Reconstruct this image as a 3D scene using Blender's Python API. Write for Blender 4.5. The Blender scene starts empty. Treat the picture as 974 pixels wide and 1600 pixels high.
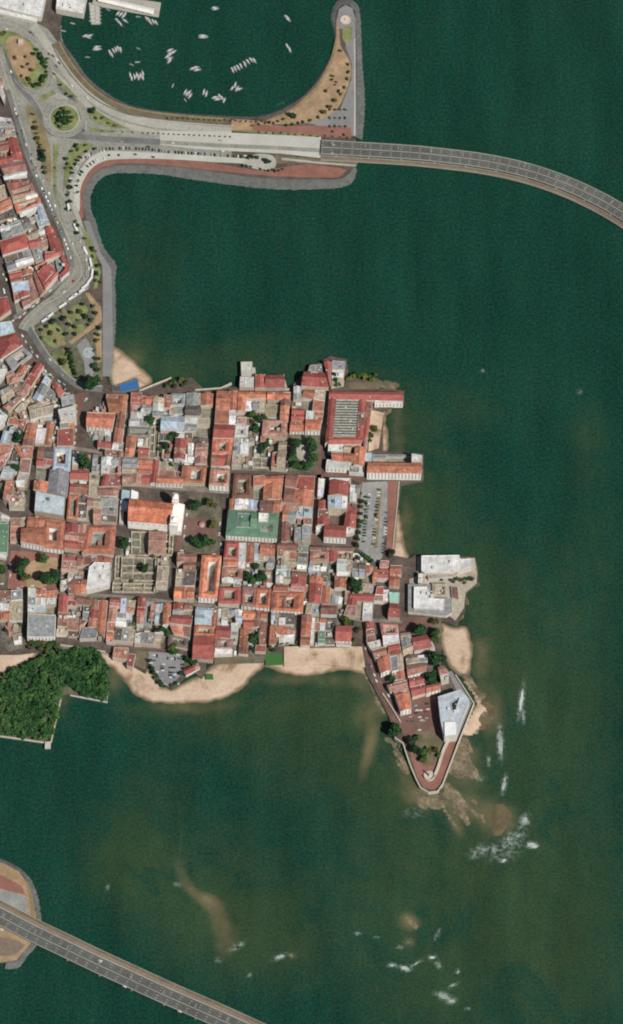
import bpy, bmesh, math, random
import numpy as np
from mathutils import Vector, noise
from mathutils.geometry import tessellate_polygon

R = math.radians
scene = bpy.context.scene
COL = scene.collection

# ---------------------------------------------------------------- camera
SC = 0.8                       # metres of ground across one picture element at the centre
DIST = 8000.0
TILT = R(30)
cam = bpy.data.cameras.new('camera'); camo = bpy.data.objects.new('camera', cam); COL.objects.link(camo)
camo.location = (0, -DIST*math.sin(TILT), DIST*math.cos(TILT))
camo.rotation_euler = (TILT, 0, 0)
cam.sensor_fit = 'VERTICAL'; cam.sensor_height = 24.0
cam.lens = 24.0*DIST/(1600*SC)
cam.clip_start = 500; cam.clip_end = 60000
scene.camera = camo

# ---------------------------------------------------------------- sky and sun
EL, AZ = 48, 139
w = bpy.data.worlds.new('World'); scene.world = w; w.use_nodes = True
nt = w.node_tree; nt.nodes.clear()
o_ = nt.nodes.new('ShaderNodeOutputWorld'); b_ = nt.nodes.new('ShaderNodeBackground'); s_ = nt.nodes.new('ShaderNodeTexSky')
s_.sky_type = 'NISHITA'; s_.sun_disc = False; s_.sun_elevation = R(EL); s_.sun_rotation = R(AZ)
b_.inputs[1].default_value = 0.05
nt.links.new(s_.outputs[0], b_.inputs[0]); nt.links.new(b_.outputs[0], o_.inputs[0])
sun = bpy.data.lights.new('sun', 'SUN'); suno = bpy.data.objects.new('sun', sun); COL.objects.link(suno)
sun.energy = 4.8; sun.angle = R(0.5); sun.color = (1, .95, .88)
suno.rotation_euler = (R(90-EL), 0, R(180-AZ)); suno.location = (0, 0, 500)
scene.cycles.filter_width = 2.0
vs = scene.view_settings
vs.view_transform = 'Standard'; vs.look = 'None'; vs.gamma = 1; vs.exposure = -0.1; vs.use_curve_mapping = False

# ---------------------------------------------------------------- helpers
FWD = Vector((0, math.sin(TILT), -math.cos(TILT))); UPV = Vector((0, math.cos(TILT), math.sin(TILT)))
CL = camo.location.copy()
def at(px, py, z=0.0):
    """the point at height z that the photograph shows at (px, py)"""
    d = FWD*DIST + Vector(((px-487)*SC, 0, 0)) + UPV*((800-py)*SC)
    k = (z-CL.z)/d.z
    return CL + d*k
rng = random.Random(7)

def tag(o, label=None, cat=None, group=None, kind=None):
    if label: o['label'] = label
    if cat: o['category'] = cat
    if group: o['group'] = group
    if kind: o['kind'] = kind
    return o
def link(name, me, mat=None, parent=None, loc=None, color=None):
    o = bpy.data.objects.new(name, me); COL.objects.link(o)
    if mat is not None and me is not None and not me.materials: me.materials.append(mat)
    if parent is not None: o.parent = parent
    if loc is not None: o.location = loc
    if color is not None: o.color = (*color[:3], 1)
    return o
def mesh(name, v, f, smooth=False):
    me = bpy.data.meshes.new(name); me.from_pydata([tuple(x) for x in v], [], f); me.update()
    if smooth: me.polygons.foreach_set('use_smooth', [True]*len(me.polygons))
    return me
def obj(name, v, f, mat, parent=None, color=None, smooth=False):
    return link(name, mesh(name, v, f, smooth), mat, parent, None, color)
def struct(name, v, f, mat, color=None, kind='structure'):
    return tag(obj(name, v, f, mat, None, color), kind=kind)
def empty(name, loc, rz=0):
    o = bpy.data.objects.new(name, None); COL.objects.link(o); o.location = loc; o.rotation_euler = (0, 0, rz)
    o.empty_display_size = 2
    return o
def copy_tree(o, parent=None, color=None):
    c = o.copy(); COL.objects.link(c); c.parent = parent
    for ch in KIDS.get(o.name, []):
        copy_tree(ch, c)
    return c
KIDS = {}
def area2(p):
    return sum(p[i][0]*p[(i+1) % len(p)][1]-p[(i+1) % len(p)][0]*p[i][1] for i in range(len(p)))/2
def ccw(p):
    return p if area2(p) > 0 else p[::-1]
def tri(poly):
    return [tuple(t) for t in tessellate_polygon([[Vector((q[0], q[1], 0)) for q in poly]])]
def sheet(poly, z):
    """flat polygon facing up"""
    v = [(q[0], q[1], z) for q in poly]; out = []
    for t in tri(poly):
        a, b, c = [v[i] for i in t]
        s = (b[0]-a[0])*(c[1]-a[1])-(c[0]-a[0])*(b[1]-a[1])
        out.append(t if s > 0 else t[::-1])
    return v, out
def prism(poly, z0, z1, top=True, bottom=False):
    poly = ccw([(q[0], q[1]) for q in poly]); n = len(poly)
    v = [(x, y, z0) for x, y in poly]+[(x, y, z1) for x, y in poly]
    f = [(i, (i+1) % n, n+(i+1) % n, n+i) for i in range(n)]
    if top:
        _, t = sheet(poly, z1); f += [tuple(i+n for i in q) for q in t]
    if bottom:
        _, t = sheet(poly, z0); f += [tuple(q[::-1]) for q in t]
    return v, f
def merge(*parts):
    V, F = [], []
    for v, f in parts:
        k = len(V); V += list(v); F += [tuple(i+k for i in q) for q in f]
    return V, F
def box(cx, cy, cz, sx, sy, sz, rz=0):
    """centre of the base, full sizes"""
    c, s = math.cos(rz), math.sin(rz); v = []
    for z in (cz, cz+sz):
        for a, b in ((-1, -1), (1, -1), (1, 1), (-1, 1)):
            x, y = a*sx/2, b*sy/2; v.append((cx+x*c-y*s, cy+x*s+y*c, z))
    return v, [(0, 3, 2, 1), (4, 5, 6, 7), (0, 1, 5, 4), (1, 2, 6, 5), (2, 3, 7, 6), (3, 0, 4, 7)]
def smooth_line(pts, step=4.0, closed=False):
    P = [Vector(p) for p in pts]; n = len(P); out = []
    segs = n if closed else n-1
    for i in range(segs):
        p0 = P[(i-1) % n] if closed or i > 0 else P[i]*2-P[i+1]
        p1, p2 = P[i], P[(i+1) % n]
        p3 = P[(i+2) % n] if closed or i+2 < n else p2*2-p1
        k = max(1, int((p2-p1).length/step))
        for j in range(k):
            t = j/k
            out.append(0.5*((2*p1)+(p2-p0)*t+(2*p0-5*p1+4*p2-p3)*t*t+(3*p1-p0-3*p2+p3)*t**3))
    if not closed: out.append(P[-1])
    return out
def px_line(pts, z, smooth=True, closed=False, step=4.0):
    w_ = [at(x, y, z).to_2d() for x, y in pts]
    return smooth_line(w_, step, closed) if smooth else w_
def offs(line, d, closed=False):
    """offset to the left of travel"""
    n = len(line); out = []
    for i in range(n):
        a = line[(i-1) % n] if closed or i > 0 else line[i]
        b = line[(i+1) % n] if closed or i < n-1 else line[i]
        t = (b-a); t = t.normalized() if t.length > 1e-6 else Vector((1, 0))
        out.append(line[i]+Vector((-t.y, t.x))*d)
    return out
def strip(line, d0, d1, z, z1=None, closed=False):
    a, b = offs(line, d0, closed), offs(line, d1, closed); n = len(line)
    z1 = z if z1 is None else z1
    v = [(*p, z) for p in a]+[(*p, z1) for p in b]
    f = [(i, n+i, n+(i+1) % n, (i+1) % n) if d0 > d1 else (i, (i+1) % n, n+(i+1) % n, n+i) for i in range(n if closed else n-1)]
    return v, f
def band(line, d0, d1, z0, z1, closed=False):
    """raised solid along a line"""
    a, b = offs(line, max(d0, d1), closed), offs(line, min(d0, d1), closed); n = len(line)
    v = [(*p, z0) for p in a]+[(*p, z0) for p in b]+[(*p, z1) for p in a]+[(*p, z1) for p in b]
    f = []
    for i in range(n if closed else n-1):
        j = (i+1) % n
        f += [(2*n+i, 3*n+i, 3*n+j, 2*n+j), (i, 2*n+i, 2*n+j, j), (n+i, n+j, 3*n+j, 3*n+i)]
    if not closed:
        f += [(0, n, 3*n, 2*n), (n-1, 3*n-1, 4*n-1, 2*n-1)]
    return v, f

# ---------------------------------------------------------------- materials
M = {}
def nm(name, rough=.85, spec=.3):
    m = bpy.data.materials.new(name); m.use_nodes = True
    N = m.node_tree.nodes; L = m.node_tree.links; b = N['Principled BSDF']
    b.inputs['Roughness'].default_value = rough; b.inputs['Specular IOR Level'].default_value = spec
    M[name] = m; return m, N, L, b
def ramp(N, L, src, stops):
    r = N.new('ShaderNodeValToRGB'); e = r.color_ramp.elements
    for i, (p, c) in enumerate(stops):
        q = e[i] if i < 2 else e.new(p)
        q.position = p; q.color = (*c, 1) if len(c) == 3 else c
    L.new(src, r.inputs[0]); return r.outputs[0]
def noi(N, L, scale, detail=3, rough=.6, vec=None, dist=0, stretch=None):
    n = N.new('ShaderNodeTexNoise'); n.inputs['Scale'].default_value = scale; n.inputs['Detail'].default_value = detail
    n.inputs['Roughness'].default_value = rough; n.inputs['Distortion'].default_value = dist
    g = N.new('ShaderNodeNewGeometry'); src = g.outputs['Position']
    if stretch:
        mp = N.new('ShaderNodeMapping'); mp.inputs['Scale'].default_value = stretch; L.new(src, mp.inputs[0]); src = mp.outputs[0]
    L.new(src, n.inputs['Vector'])
    return n
def mixc(N, L, fac, a, b, mode='MIX'):
    m = N.new('ShaderNodeMix'); m.data_type = 'RGBA'; m.blend_type = mode
    for sock, val in ((m.inputs[0], fac), (m.inputs[6], a), (m.inputs[7], b)):
        if hasattr(val, 'links') or hasattr(val, 'is_linked'): L.new(val, sock)
        elif isinstance(val, (int, float)): sock.default_value = val
        else: sock.default_value = (*val, 1)
    return m.outputs[2]
def surf(name, base=None, lo=.75, hi=1.2, scales=(.08, .6), rough=.85, bump=0, warm=None, spec=.3):
    """weathered surface; base None takes the colour of the object"""
    m, N, L, b = nm(name, rough, spec)
    if base is None:
        src = N.new('ShaderNodeObjectInfo').outputs['Color']
    else:
        c = N.new('ShaderNodeRGB'); c.outputs[0].default_value = (*base, 1); src = c.outputs[0]
    for i, s in enumerate(scales):
        n = noi(N, L, s, 4, .65)
        a = lo+(i*(1-lo)*.25); z = hi-(i*(hi-1)*.25)
        r = ramp(N, L, n.outputs[0], [(.3, (a, a, a)), (.7, (z, z, z))])
        src = mixc(N, L, 1.0, src, r, 'MULTIPLY')
    if warm is not None:                      # patches of another tone, lichen, dirt or new tiles
        n = noi(N, L, .25, 3, .6)
        r = ramp(N, L, n.outputs[0], [(.52, (0, 0, 0)), (.66, (1, 1, 1))])
        k = N.new('ShaderNodeMath'); k.operation = 'MULTIPLY'; k.inputs[1].default_value = warm[3]; L.new(r, k.inputs[0])
        src = mixc(N, L, k.outputs[0], src, warm[:3])
    L.new(src, b.inputs['Base Color'])
    if bump:
        n = noi(N, L, 1.2, 3); q = N.new('ShaderNodeBump'); q.inputs['Strength'].default_value = bump; q.inputs['Distance'].default_value = .4
        L.new(n.outputs[0], q.inputs['Height']); L.new(q.outputs[0], b.inputs['Normal'])
    return m
surf('tile', None, .55, 1.4, (.13, .8), .9, .25, (.17, .11, .085, .65))
surf('metal', None, .7, 1.25, (.12, .7), .65, .1, (.30, .17, .14, .45))
surf('flat', None, .6, 1.25, (.2, .8), .9, .15, (.22, .20, .17, .45))
surf('plain', None, .85, 1.1, (.1, .5), .8, 0)
surf('wall', None, .75, 1.15, (.3, 1.1), .85, 0, (.34, .28, .21, .3))
surf('whiteroof', None, .62, 1.15, (.1, .6), .85, .05, (.40, .39, .36, .6))
surf('ruin', (.50, .44, .34), .5, 1.4, (.3, 1.0), .95, .3, (.10, .13, .05, .5))
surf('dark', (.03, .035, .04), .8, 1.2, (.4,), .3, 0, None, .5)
surf('glass', (.11, .115, .12), .8, 1.2, (.4,), .4, 0, None, .4)
surf('carpaint', None, .95, 1.05, (.5,), .3, 0, None, .5)
surf('trunk', (.11, .08, .055), .7, 1.2, (1.,), .95)
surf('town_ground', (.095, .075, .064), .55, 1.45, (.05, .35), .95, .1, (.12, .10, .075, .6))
surf('lane', (.21, .185, .16), .6, 1.35, (.06, .4), .95, .1, (.13, .12, .09, .5))
surf('yard', (.18, .165, .13), .45, 1.5, (.12, .7), .95, .3, (.07, .09, .04, .7))
surf('brick_road', (.15, .085, .068), .8, 1.25, (.06, .5), .9)
surf('red_paving', (.25, .115, .09), .8, 1.2, (.05, .5), .9, .05, (.21, .13, .09, .4))
surf('asphalt', (.25, .25, .215), .8, 1.25, (.04, .4), .9, 0, (.15, .15, .12, .6))
surf('dark_asphalt', (.14, .145, .135), .7, 1.4, (.03, .5), .9)
surf('deck_asphalt', (.095, .10, .09), .8, 1.25, (.02, .25), .9)
surf('lot_paving', (.27, .275, .26), .8, 1.2, (.05, .4), .9, 0, (.20, .20, .17, .5))
surf('concrete', (.36, .35, .30), .85, 1.15, (.03, .3), .9, 0, (.27, .26, .21, .5))
surf('pale_concrete', (.44, .44, .39), .9, 1.12, (.03, .4), .9)
surf('grass', (.17, .20, .08), .6, 1.4, (.08, .6), .95, .2, (.28, .22, .13, .6))
surf('turf', (.045, .14, .035), .9, 1.1, (.3,), .95)
surf('dry_grass', (.24, .19, .105), .7, 1.3, (.05, .5), .95, .2, (.13, .12, .05, .6))
surf('brown_grass', (.15, .125, .08), .7, 1.3, (.06, .6), .95, .2, (.10, .10, .04, .6))
surf('park_ground', (.13, .12, .085), .6, 1.4, (.06, .4), .95, .2, (.05, .075, .035, .75))
surf('beige_soil', (.36, .25, .15), .7, 1.25, (.05, .5), .95, .1, (.27, .155, .09, .5))
surf('grey_path', (.22, .22, .22), .85, 1.15, (.03, .4), .9)
surf('riprap', (.12, .125, .118), .75, 1.25, (.12, .8), .95, .25, (.12, .13, .10, .5))
surf('pale_soil', (.40, .36, .29), .75, 1.2, (.06, .5), .95, .1, (.28, .23, .16, .5))
surf('footway', (.20, .16, .125), .75, 1.25, (.02, .3), .9, 0, (.24, .13, .10, .5))
surf('rock', (.165, .135, .085), .4, 1.7, (.08, .5), .9, .8, (.08, .085, .035, .6))
surf('wet_rock', (.12, .092, .05), .7, 1.3, (.05, .3), .9, .3, (.10, .09, .045, .5))
surf('seawall', (.50, .46, .38), .8, 1.15, (.3,), .9)
surf('paint', (.72, .72, .68), .85, 1.1, (.5,), .8)
surf('blue', (.035, .13, .32), .9, 1.1, (.3,), .8)
# wet and dry sand
m, N, L, b = nm('sand', .95)
n = noi(N, L, .03, 5, .6, dist=.6); n2 = noi(N, L, .5, 3)
c = ramp(N, L, n.outputs[0], [(.34, (.28, .19, .12)), (.46, (.52, .39, .28)), (.7, (.62, .49, .37))])
c = mixc(N, L, 1, c, ramp(N, L, n2.outputs[0], [(.3, (.82,)*3), (.7, (1.12,)*3)]), 'MULTIPLY')
g_ = N.new('ShaderNodeNewGeometry'); sx_ = N.new('ShaderNodeSeparateXYZ'); L.new(g_.outputs['Position'], sx_.inputs[0])
mr = N.new('ShaderNodeMapRange'); mr.inputs[1].default_value = .15; mr.inputs[2].default_value = .75; L.new(sx_.outputs[2], mr.inputs[0])
c = mixc(N, L, mr.outputs[0], (.17, .125, .075), c); L.new(c, b.inputs['Base Color'])      # sand near the waterline is wet
# leaves, tinted per tree by the object colour
m, N, L, b = nm('leaves', .8, .2)
n = noi(N, L, .5, 3, .7)
c = mixc(N, L, 1, N.new('ShaderNodeObjectInfo').outputs['Color'], ramp(N, L, n.outputs[0], [(.3, (.5,)*3), (.7, (1.6,)*3)]), 'MULTIPLY')
L.new(c, b.inputs['Base Color'])
# sea: clear deep water, silty green water, sand just under the surface, foam
m, N, L, b = nm('sea', .25, .12)
at_ = N.new('ShaderNodeAttribute'); at_.attribute_name = 'sea'; sep = N.new('ShaderNodeSeparateColor'); L.new(at_.outputs['Color'], sep.inputs[0])
nb = noi(N, L, .004, 5, .65); nf = noi(N, L, .3, 2, .9); nm_ = noi(N, L, .03, 4, .65)
deep = ramp(N, L, nb.outputs[0], [(.32, (.004, .030, .023)), (.5, (.008, .042, .029)), (.68, (.016, .052, .031))])
grain = ramp(N, L, nf.outputs[0], [(.32, (.006, .015, .036)), (.44, (.003, .035, .026)), (.52, (.006, .060, .036)), (.59, (.018, .046, .024)), (.7, (.066, .052, .036))])
deep = mixc(N, L, .72, deep, grain)
def math2(op, a, bb):
    k = N.new('ShaderNodeMath'); k.operation = op; k.use_clamp = True
    for s, v_ in ((k.inputs[0], a), (k.inputs[1], bb)):
        if isinstance(v_, (int, float)): s.default_value = v_
        else: L.new(v_, s)
    return k.outputs[0]
def nudge(src, n, amt):
    a = N.new('ShaderNodeMath'); a.operation = 'MULTIPLY_ADD'; L.new(n, a.inputs[0]); a.inputs[1].default_value = amt; a.inputs[2].default_value = -amt/2
    k = N.new('ShaderNodeMath'); k.operation = 'ADD'; k.use_clamp = True; L.new(src, k.inputs[0]); L.new(a.outputs[0], k.inputs[1]); return k.outputs[0]
sil = math2('MULTIPLY', sep.outputs[0], nudge(sep.outputs[0], nm_.outputs[0], 1.2))
sil = nudge(sep.outputs[0], nm_.outputs[0], 1.0)
npt = noi(N, L, .011, 5, .62, dist=.8)
sil = math2('MULTIPLY', sil, math2('MULTIPLY', sep.outputs[0], 4.0))
sil = math2('MULTIPLY', sil, ramp(N, L, npt.outputs[0], [(.38, (.4,)*3), (.46, (.85,)*3), (.58, (1,)*3)]))
c = mixc(N, L, sil, deep, ramp(N, L, nf.outputs[0], [(.3, (.016, .048, .027)), (.7, (.055, .078, .030))]))
sd = math2('MULTIPLY', nudge(sep.outputs[1], nm_.outputs[0], 1.3), math2('MULTIPLY', sep.outputs[1], 3.0))
c = mixc(N, L, sd, c, (.15, .13, .07))
nst = noi(N, L, .02, 4, .6, stretch=(1, .22, 1)); c = mixc(N, L, 1, c, ramp(N, L, nst.outputs[0], [(.3, (.82,)*3), (.7, (1.2,)*3)]), 'MULTIPLY')
nfo = noi(N, L, .16, 5, .75)
fo = math2('MULTIPLY', sep.outputs[2], ramp(N, L, nfo.outputs[0], [(.44, (0, 0, 0)), (.74, (1, 1, 1))]))
core = ramp(N, L, sep.outputs[2], [(.8, (0, 0, 0)), (1.0, (.9, .9, .9))]); fo = math2('MAXIMUM', fo, math2('MULTIPLY', core, ramp(N, L, nm_.outputs[0], [(.35, (.3,)*3), (.6, (1,)*3)])))
c = mixc(N, L, fo, c, (.54, .60, .57)); L.new(c, b.inputs['Base Color'])
rr = mixc(N, L, fo, (.22,)*3, (.9,)*3); L.new(rr, b.inputs['Roughness'])
q = N.new('ShaderNodeBump'); q.inputs['Strength'].default_value = .25; q.inputs['Distance'].default_value = .6; L.new(nf.outputs[0], q.inputs['Height']); L.new(q.outputs[0], b.inputs['Normal'])
# ================================================================ sea
def blob(X, Y, cx, cy, rx, ry, rot, amp, p=2.0):
    c, s = math.cos(R(rot)), math.sin(R(rot)); dx, dy = X-cx, Y-cy
    u = (dx*c+dy*s)/rx; v = (-dx*s+dy*c)/ry
    return amp*np.exp(-((u*u+v*v)**(p/2)))
xs = np.concatenate([[-9000, -3000, -900, -300], np.arange(-100, 1075, 2.5), [1200, 1800, 4000, 10000]])
ys = np.concatenate([[-9000, -3000, -900, -300], np.arange(-100, 1700, 2.5), [1800, 2400, 4000, 9000]])
X, Y = np.meshgrid(xs, ys)
SILT = [(840, 1130, 90, 170, 0, .75), (760, 1320, 150, 110, 0, .85), (640, 1400, 130, 120, 0, .65), (700, 1540, 140, 90, 0, .7), (860, 1480, 130, 160, 0, .75),
        (660, 1060, 60, 100, 0, .9), (470, 1090, 140, 60, 0, .85), (330, 1110, 120, 40, 0, .8), (560, 1150, 60, 90, 0, .85), (620, 1230, 50, 60, 0, .8),
        (340, 1420, 120, 100, 30, .95), (210, 1350, 70, 70, 0, .85), (430, 1470, 80, 60, 0, .85), (480, 1180, 120, 90, 0, .5), (200, 560, 50, 50, 0, .8), (300, 580, 70, 30, 0, .8), (230, 420, 80, 120, 0, .25),
        (420, 560, 100, 40, 0, .5), (630, 680, 50, 60, 0, .75), (650, 800, 40, 110, 0, .8), (690, 780, 60, 80, 0, .45), (780, 1000, 60, 120, 0, .8), (750, 900, 40, 60, 0, .6),
        (530, 600, 80, 30, 0, .6), (920, 1000, 60, 300, 0, .3), (740, 640, 60, 40, 20, .3), (920, 680, 30, 50, 0, .4), (60, 1010, 80, 40, 0, .4), (250, 1220, 60, 60, 0, .25), (190, 1300, 60, 50, 0, .35)]
SANDW = [(286, 1370, 10, 26, -22, .5), (305, 1395, 8, 22, -48, .5), (326, 1408, 9, 14, -50, .85), (343, 1438, 15, 32, -18, .6), (352, 1475, 20, 26, 5, .4), (283, 1310, 3, 25, 5, .3), (578, 1165, 9, 42, 14, 1.0), (575, 1120, 25, 24, 0, .3),
         (640, 1440, 16, 12, 20, .9), (642, 1472, 10, 8, 0, .5), (458, 1492, 9, 7, 0, .4), (725, 1190, 30, 36, -30, .6), (768, 1115, 20, 44, 0, .6), (722, 1255, 60, 26, 25, .6), (712, 1285, 8, 26, -25, .5), (784, 1284, 22, 24, 20, .75), (655, 1245, 26, 18, 20, .5),
         (640, 1220, 18, 40, -25, .4), (590, 1090, 14, 30, -30, .45), (205, 562, 22, 30, -40, .3), (620, 680, 14, 50, 0, .35), (634, 830, 14, 50, 0, .45), (470, 1062, 110, 12, 0, .4), (300, 1105, 80, 12, 0, .4), (180, 1060, 22, 30, 30, .5), (750, 1020, 20, 60, 0, .35),
         (100, 1100, 18, 30, 0, .3), (565, 1070, 16, 30, 0, .3)]
FOAM = [(815, 1095, 4, 26, 8, 1.3), (818, 1120, 3, 12, 0, 1.1), (782, 1160, 4.5, 24, -2, 1.6), (764, 1190, 2.5, 9, 0, .9), (788, 1225, 4, 14, 10, 1.4), (832, 1321, 10, 5, 12, 1.9), (787, 1345, 6, 3, -25, 1.5),
        (748, 1330, 16, 9, -30, .85), (768, 1328, 22, 9, 10, .75), (800, 1312, 24, 12, -40, .85), (820, 1283, 8, 12, 20, 1.1), (790, 1330, 30, 14, -20, .5), (372, 1478, 13, 5, -30, .8), (342, 1500, 6, 4, 0, .7), (277, 1382, 6, 3, 20, .8), (320, 1404, 3, 3, 0, .6),
        (438, 1495, 12, 4, -20, 1.2), (390, 1524, 3, 3, 0, .9), (168, 1388, 3, 7, 20, .5), (560, 1458, 6, 2.5, 5, 1.3), (588, 1465, 5, 2, 0, .7), (612, 1508, 7, 3, 5, 1.4), (633, 1513, 10, 5, 5, 1.3), (650, 1506, 12, 2.5, -30, 1.1), (676, 1496, 6, 4, 0, 1.3), (683, 1505, 4, 10, -40, .9),
        (716, 1518, 4, 4, 0, 1.2), (708, 1540, 10, 2.5, -30, 1.0), (694, 1557, 14, 6, 20, 1.3), (706, 1564, 8, 5, 0, 1.1), (731, 1576, 4, 3, 0, .8), (684, 1460, 3, 9, 25, .9), (636, 1471, 6, 3, 0, .9), (625, 1480, 6, 3, 0, .7),
        (755, 579, 2.5, 2.5, 0, 1.2), (906, 612, 4, 4, 0, .5), (440, 162, 6, 2, 0, .3), (505, 150, 20, 2, -35, .3), (752, 1125, 18, 10, -10, .5), (748, 1216, 10, 5, 0, .6), (645, 1270, 14, 8, 0, .35)]
ch = np.zeros((X.size, 4), dtype=np.float32); ch[:, 3] = 1
A = np.zeros_like(X); Bq = np.zeros_like(X); Cq = np.zeros_like(X)
for q in SILT: A = A+(1-A)*blob(X, Y, *q)
for q in SANDW: Bq = Bq+(1-Bq)*blob(X, Y, *q)
for q in FOAM: Cq = np.maximum(Cq, blob(X, Y, *q, 3.0))
ch[:, 0] = A.ravel(); ch[:, 1] = Bq.ravel(); ch[:, 2] = np.clip(Cq.ravel(), 0, 1)
d = np.stack([(X.ravel()-487)*SC, UPV.y*(800-Y.ravel())*SC+FWD.y*DIST, UPV.z*(800-Y.ravel())*SC+FWD.z*DIST], 1)
# rays that would pass the horizon are clamped (far outside the frame)
d[:, 2] = np.minimum(d[:, 2], -900)
k = (0-CL.z)/d[:, 2]
P = np.array(CL)[None, :]+d*k[:, None]; P[:, 2] = 0
nx, ny = len(xs), len(ys); idx = np.arange(nx*ny).reshape(ny, nx)
F = np.stack([idx[1:, :-1], idx[1:, 1:], idx[:-1, 1:], idx[:-1, :-1]], -1).reshape(-1, 4)
me = bpy.data.meshes.new('sea')
me.vertices.add(len(P)); me.vertices.foreach_set('co', P.astype(np.float32).ravel())
me.loops.add(F.size); me.loops.foreach_set('vertex_index', F.astype(np.int32).ravel())
me.polygons.add(len(F)); me.polygons.foreach_set('loop_start', np.arange(0, F.size, 4, dtype=np.int32))
me.update()
ca = me.color_attributes.new('sea', 'FLOAT_COLOR', 'POINT'); ca.data.foreach_set('color', ch.ravel())
tag(link('sea', me, M['sea']), kind='structure')

# ================================================================ land
Z = 3.0
def land(name, px, mat, z=Z, z0=-3.0, smooth=False, kind='structure', color=None):
    p = px_line(px, z, smooth)
    v, f = prism(p, z0, z)
    return struct(name, v, f, M[mat], color, kind)
def patch(name, px, mat, z, smooth=True, kind='structure', color=None):
    p = px_line(px, z, smooth, closed=smooth)
    v, f = sheet(p, z)
    return struct(name, v, f, M[mat], color, kind)

north = [(-700, -400), (60, -400), (100, -60), (98, 20), (94, 40), (95, 64), (112, 90), (132, 120), (163, 147), (195, 164), (231, 173), (250, 176), (290, 180), (322, 182), (360, 184), (394, 185), (419, 181), (451, 167), (480, 146),
         (502, 118), (520, 84), (526, 55), (524, 30), (529, 12), (540, 6), (551, 12), (556, 30), (557, 100), (557, 160), (556, 214), (556, 240), (552, 262), (545, 272), (530, 279), (500, 280), (450, 280), (400, 277), (350, 270), (300, 263), (250, 258), (200, 257), (175, 258), (160, 263),
         (146, 272), (134, 288), (130, 305), (131, 325), (136, 345), (144, 372), (150, 390), (158, 405), (164, 420), (165, 443), (165, 500), (164, 588), (172, 600), (-700, 600)]
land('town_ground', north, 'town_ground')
town = [(-700, 599), (165, 599), (172, 602), (225, 610), (268, 592), (300, 590), (318, 607), (345, 606), (375, 604), (452, 606), (462, 597), (478, 578), (515, 556), (542, 562), (545, 585), (552, 591), (592, 592), (594, 607), (632, 610), (632, 632), (600, 640), (598, 705), (662, 709), (662, 752), (627, 758), (622, 800),
        (614, 852), (616, 868), (640, 872), (650, 866), (742, 870), (748, 890), (747, 912), (729, 926), (727, 955), (714, 974), (706, 975), (690, 970), (690, 1000), (690, 1040), (700, 1045), (740, 1097), (712, 1164), (688, 1235), (670, 1238), (657, 1232), (648, 1215), (630, 1160), (616, 1150), (608, 1120), (590, 1085), (572, 1050), (566, 1008),
        (443, 1008), (442, 1029), (335, 1036), (334, 1025), (322, 1030), (322, 1052), (315, 1060), (300, 1048), (285, 1062), (268, 1078), (258, 1070), (232, 1035), (228, 1052), (215, 1045), (180, 1022), (160, 1016), (92, 1008), (60, 1018), (30, 1022), (-60, 1022), (-700, 1040)]
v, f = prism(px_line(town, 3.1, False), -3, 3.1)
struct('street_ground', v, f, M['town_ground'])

# sloping rock armour round the reclaimed land
def armour(name, inner, outer):
    a = px_line(inner, Z, True, step=3); b = px_line(outer, 0, True, step=3)
    n = 400
    def res(l):
        s = [0]
        for i in range(1, len(l)): s.append(s[-1]+(l[i]-l[i-1]).length)
        out = []; j = 0
        for k in range(n):
            t = s[-1]*k/(n-1)
            while j < len(s)-2 and s[j+1] < t: j += 1
            u = (t-s[j])/max(1e-6, s[j+1]-s[j]); out.append(l[j].lerp(l[j+1], min(1, u)))
        return out
    a, b = res(a), res(b); rows = 8; v = []; f = []
    for r_ in range(rows):
        t = r_/(rows-1)*1.12
        for i in range(n):
            p = a[i].lerp(b[i], t); z = Z*(1-t**1.3)-.15
            q = noise.noise(Vector((p.x*.35, p.y*.35, 0)))*.5
            v.append((p.x+q, p.y-q*.7, z+q*(.9 if 0 < r_ else 0)-(.2 if r_ == 0 else 0)))
    for r_ in range(rows-1):
        for i in range(n-1):
            k0 = r_*n+i; f.append((k0, k0+n, k0+n+1, k0+1))
    if sum(1 for _ in [0]) and area2([b[0], b[n//2], a[n//2]]) < 0: pass
    me_ = mesh(name, v, f); bm = bmesh.new(); bm.from_mesh(me_); bmesh.ops.recalc_face_normals(bm, faces=bm.faces)
    if sum(g.normal.z for g in bm.faces) < 0: bmesh.ops.reverse_faces(bm, faces=bm.faces)
    bm.to_mesh(me_); bm.free()
    return tag(link(name, me_, M['riprap']), kind='structure')
armour('rock_armour', [(520, 84), (526, 55), (524, 30), (529, 12), (540, 6), (551, 12), (556, 30), (557, 100), (557, 160), (556, 214)],
       [(518, 84), (522, 55), (517, 25), (525, 4), (540, -3), (556, 4), (563, 20), (567, 100), (571, 160), (567, 219)])
armour('rock_armour', [(552, 262), (545, 272), (530, 279), (500, 280), (450, 280), (400, 277), (350, 270), (300, 263), (250, 258), (200, 257), (175, 258), (160, 263), (146, 272), (134, 288), (130, 305), (131, 325), (136, 345), (144, 372), (150, 390), (158, 405), (164, 420), (165, 443), (165, 500), (164, 588)],
       [(559, 264), (552, 284), (536, 293), (500, 296), (450, 297), (400, 294), (350, 288), (300, 281), (250, 273), (200, 271), (180, 271), (162, 277), (150, 289), (145, 300), (142, 312), (143, 328), (150, 345), (160, 378), (171, 398), (182, 413), (181, 443), (182, 500), (179, 545), (174, 588)])
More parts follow.
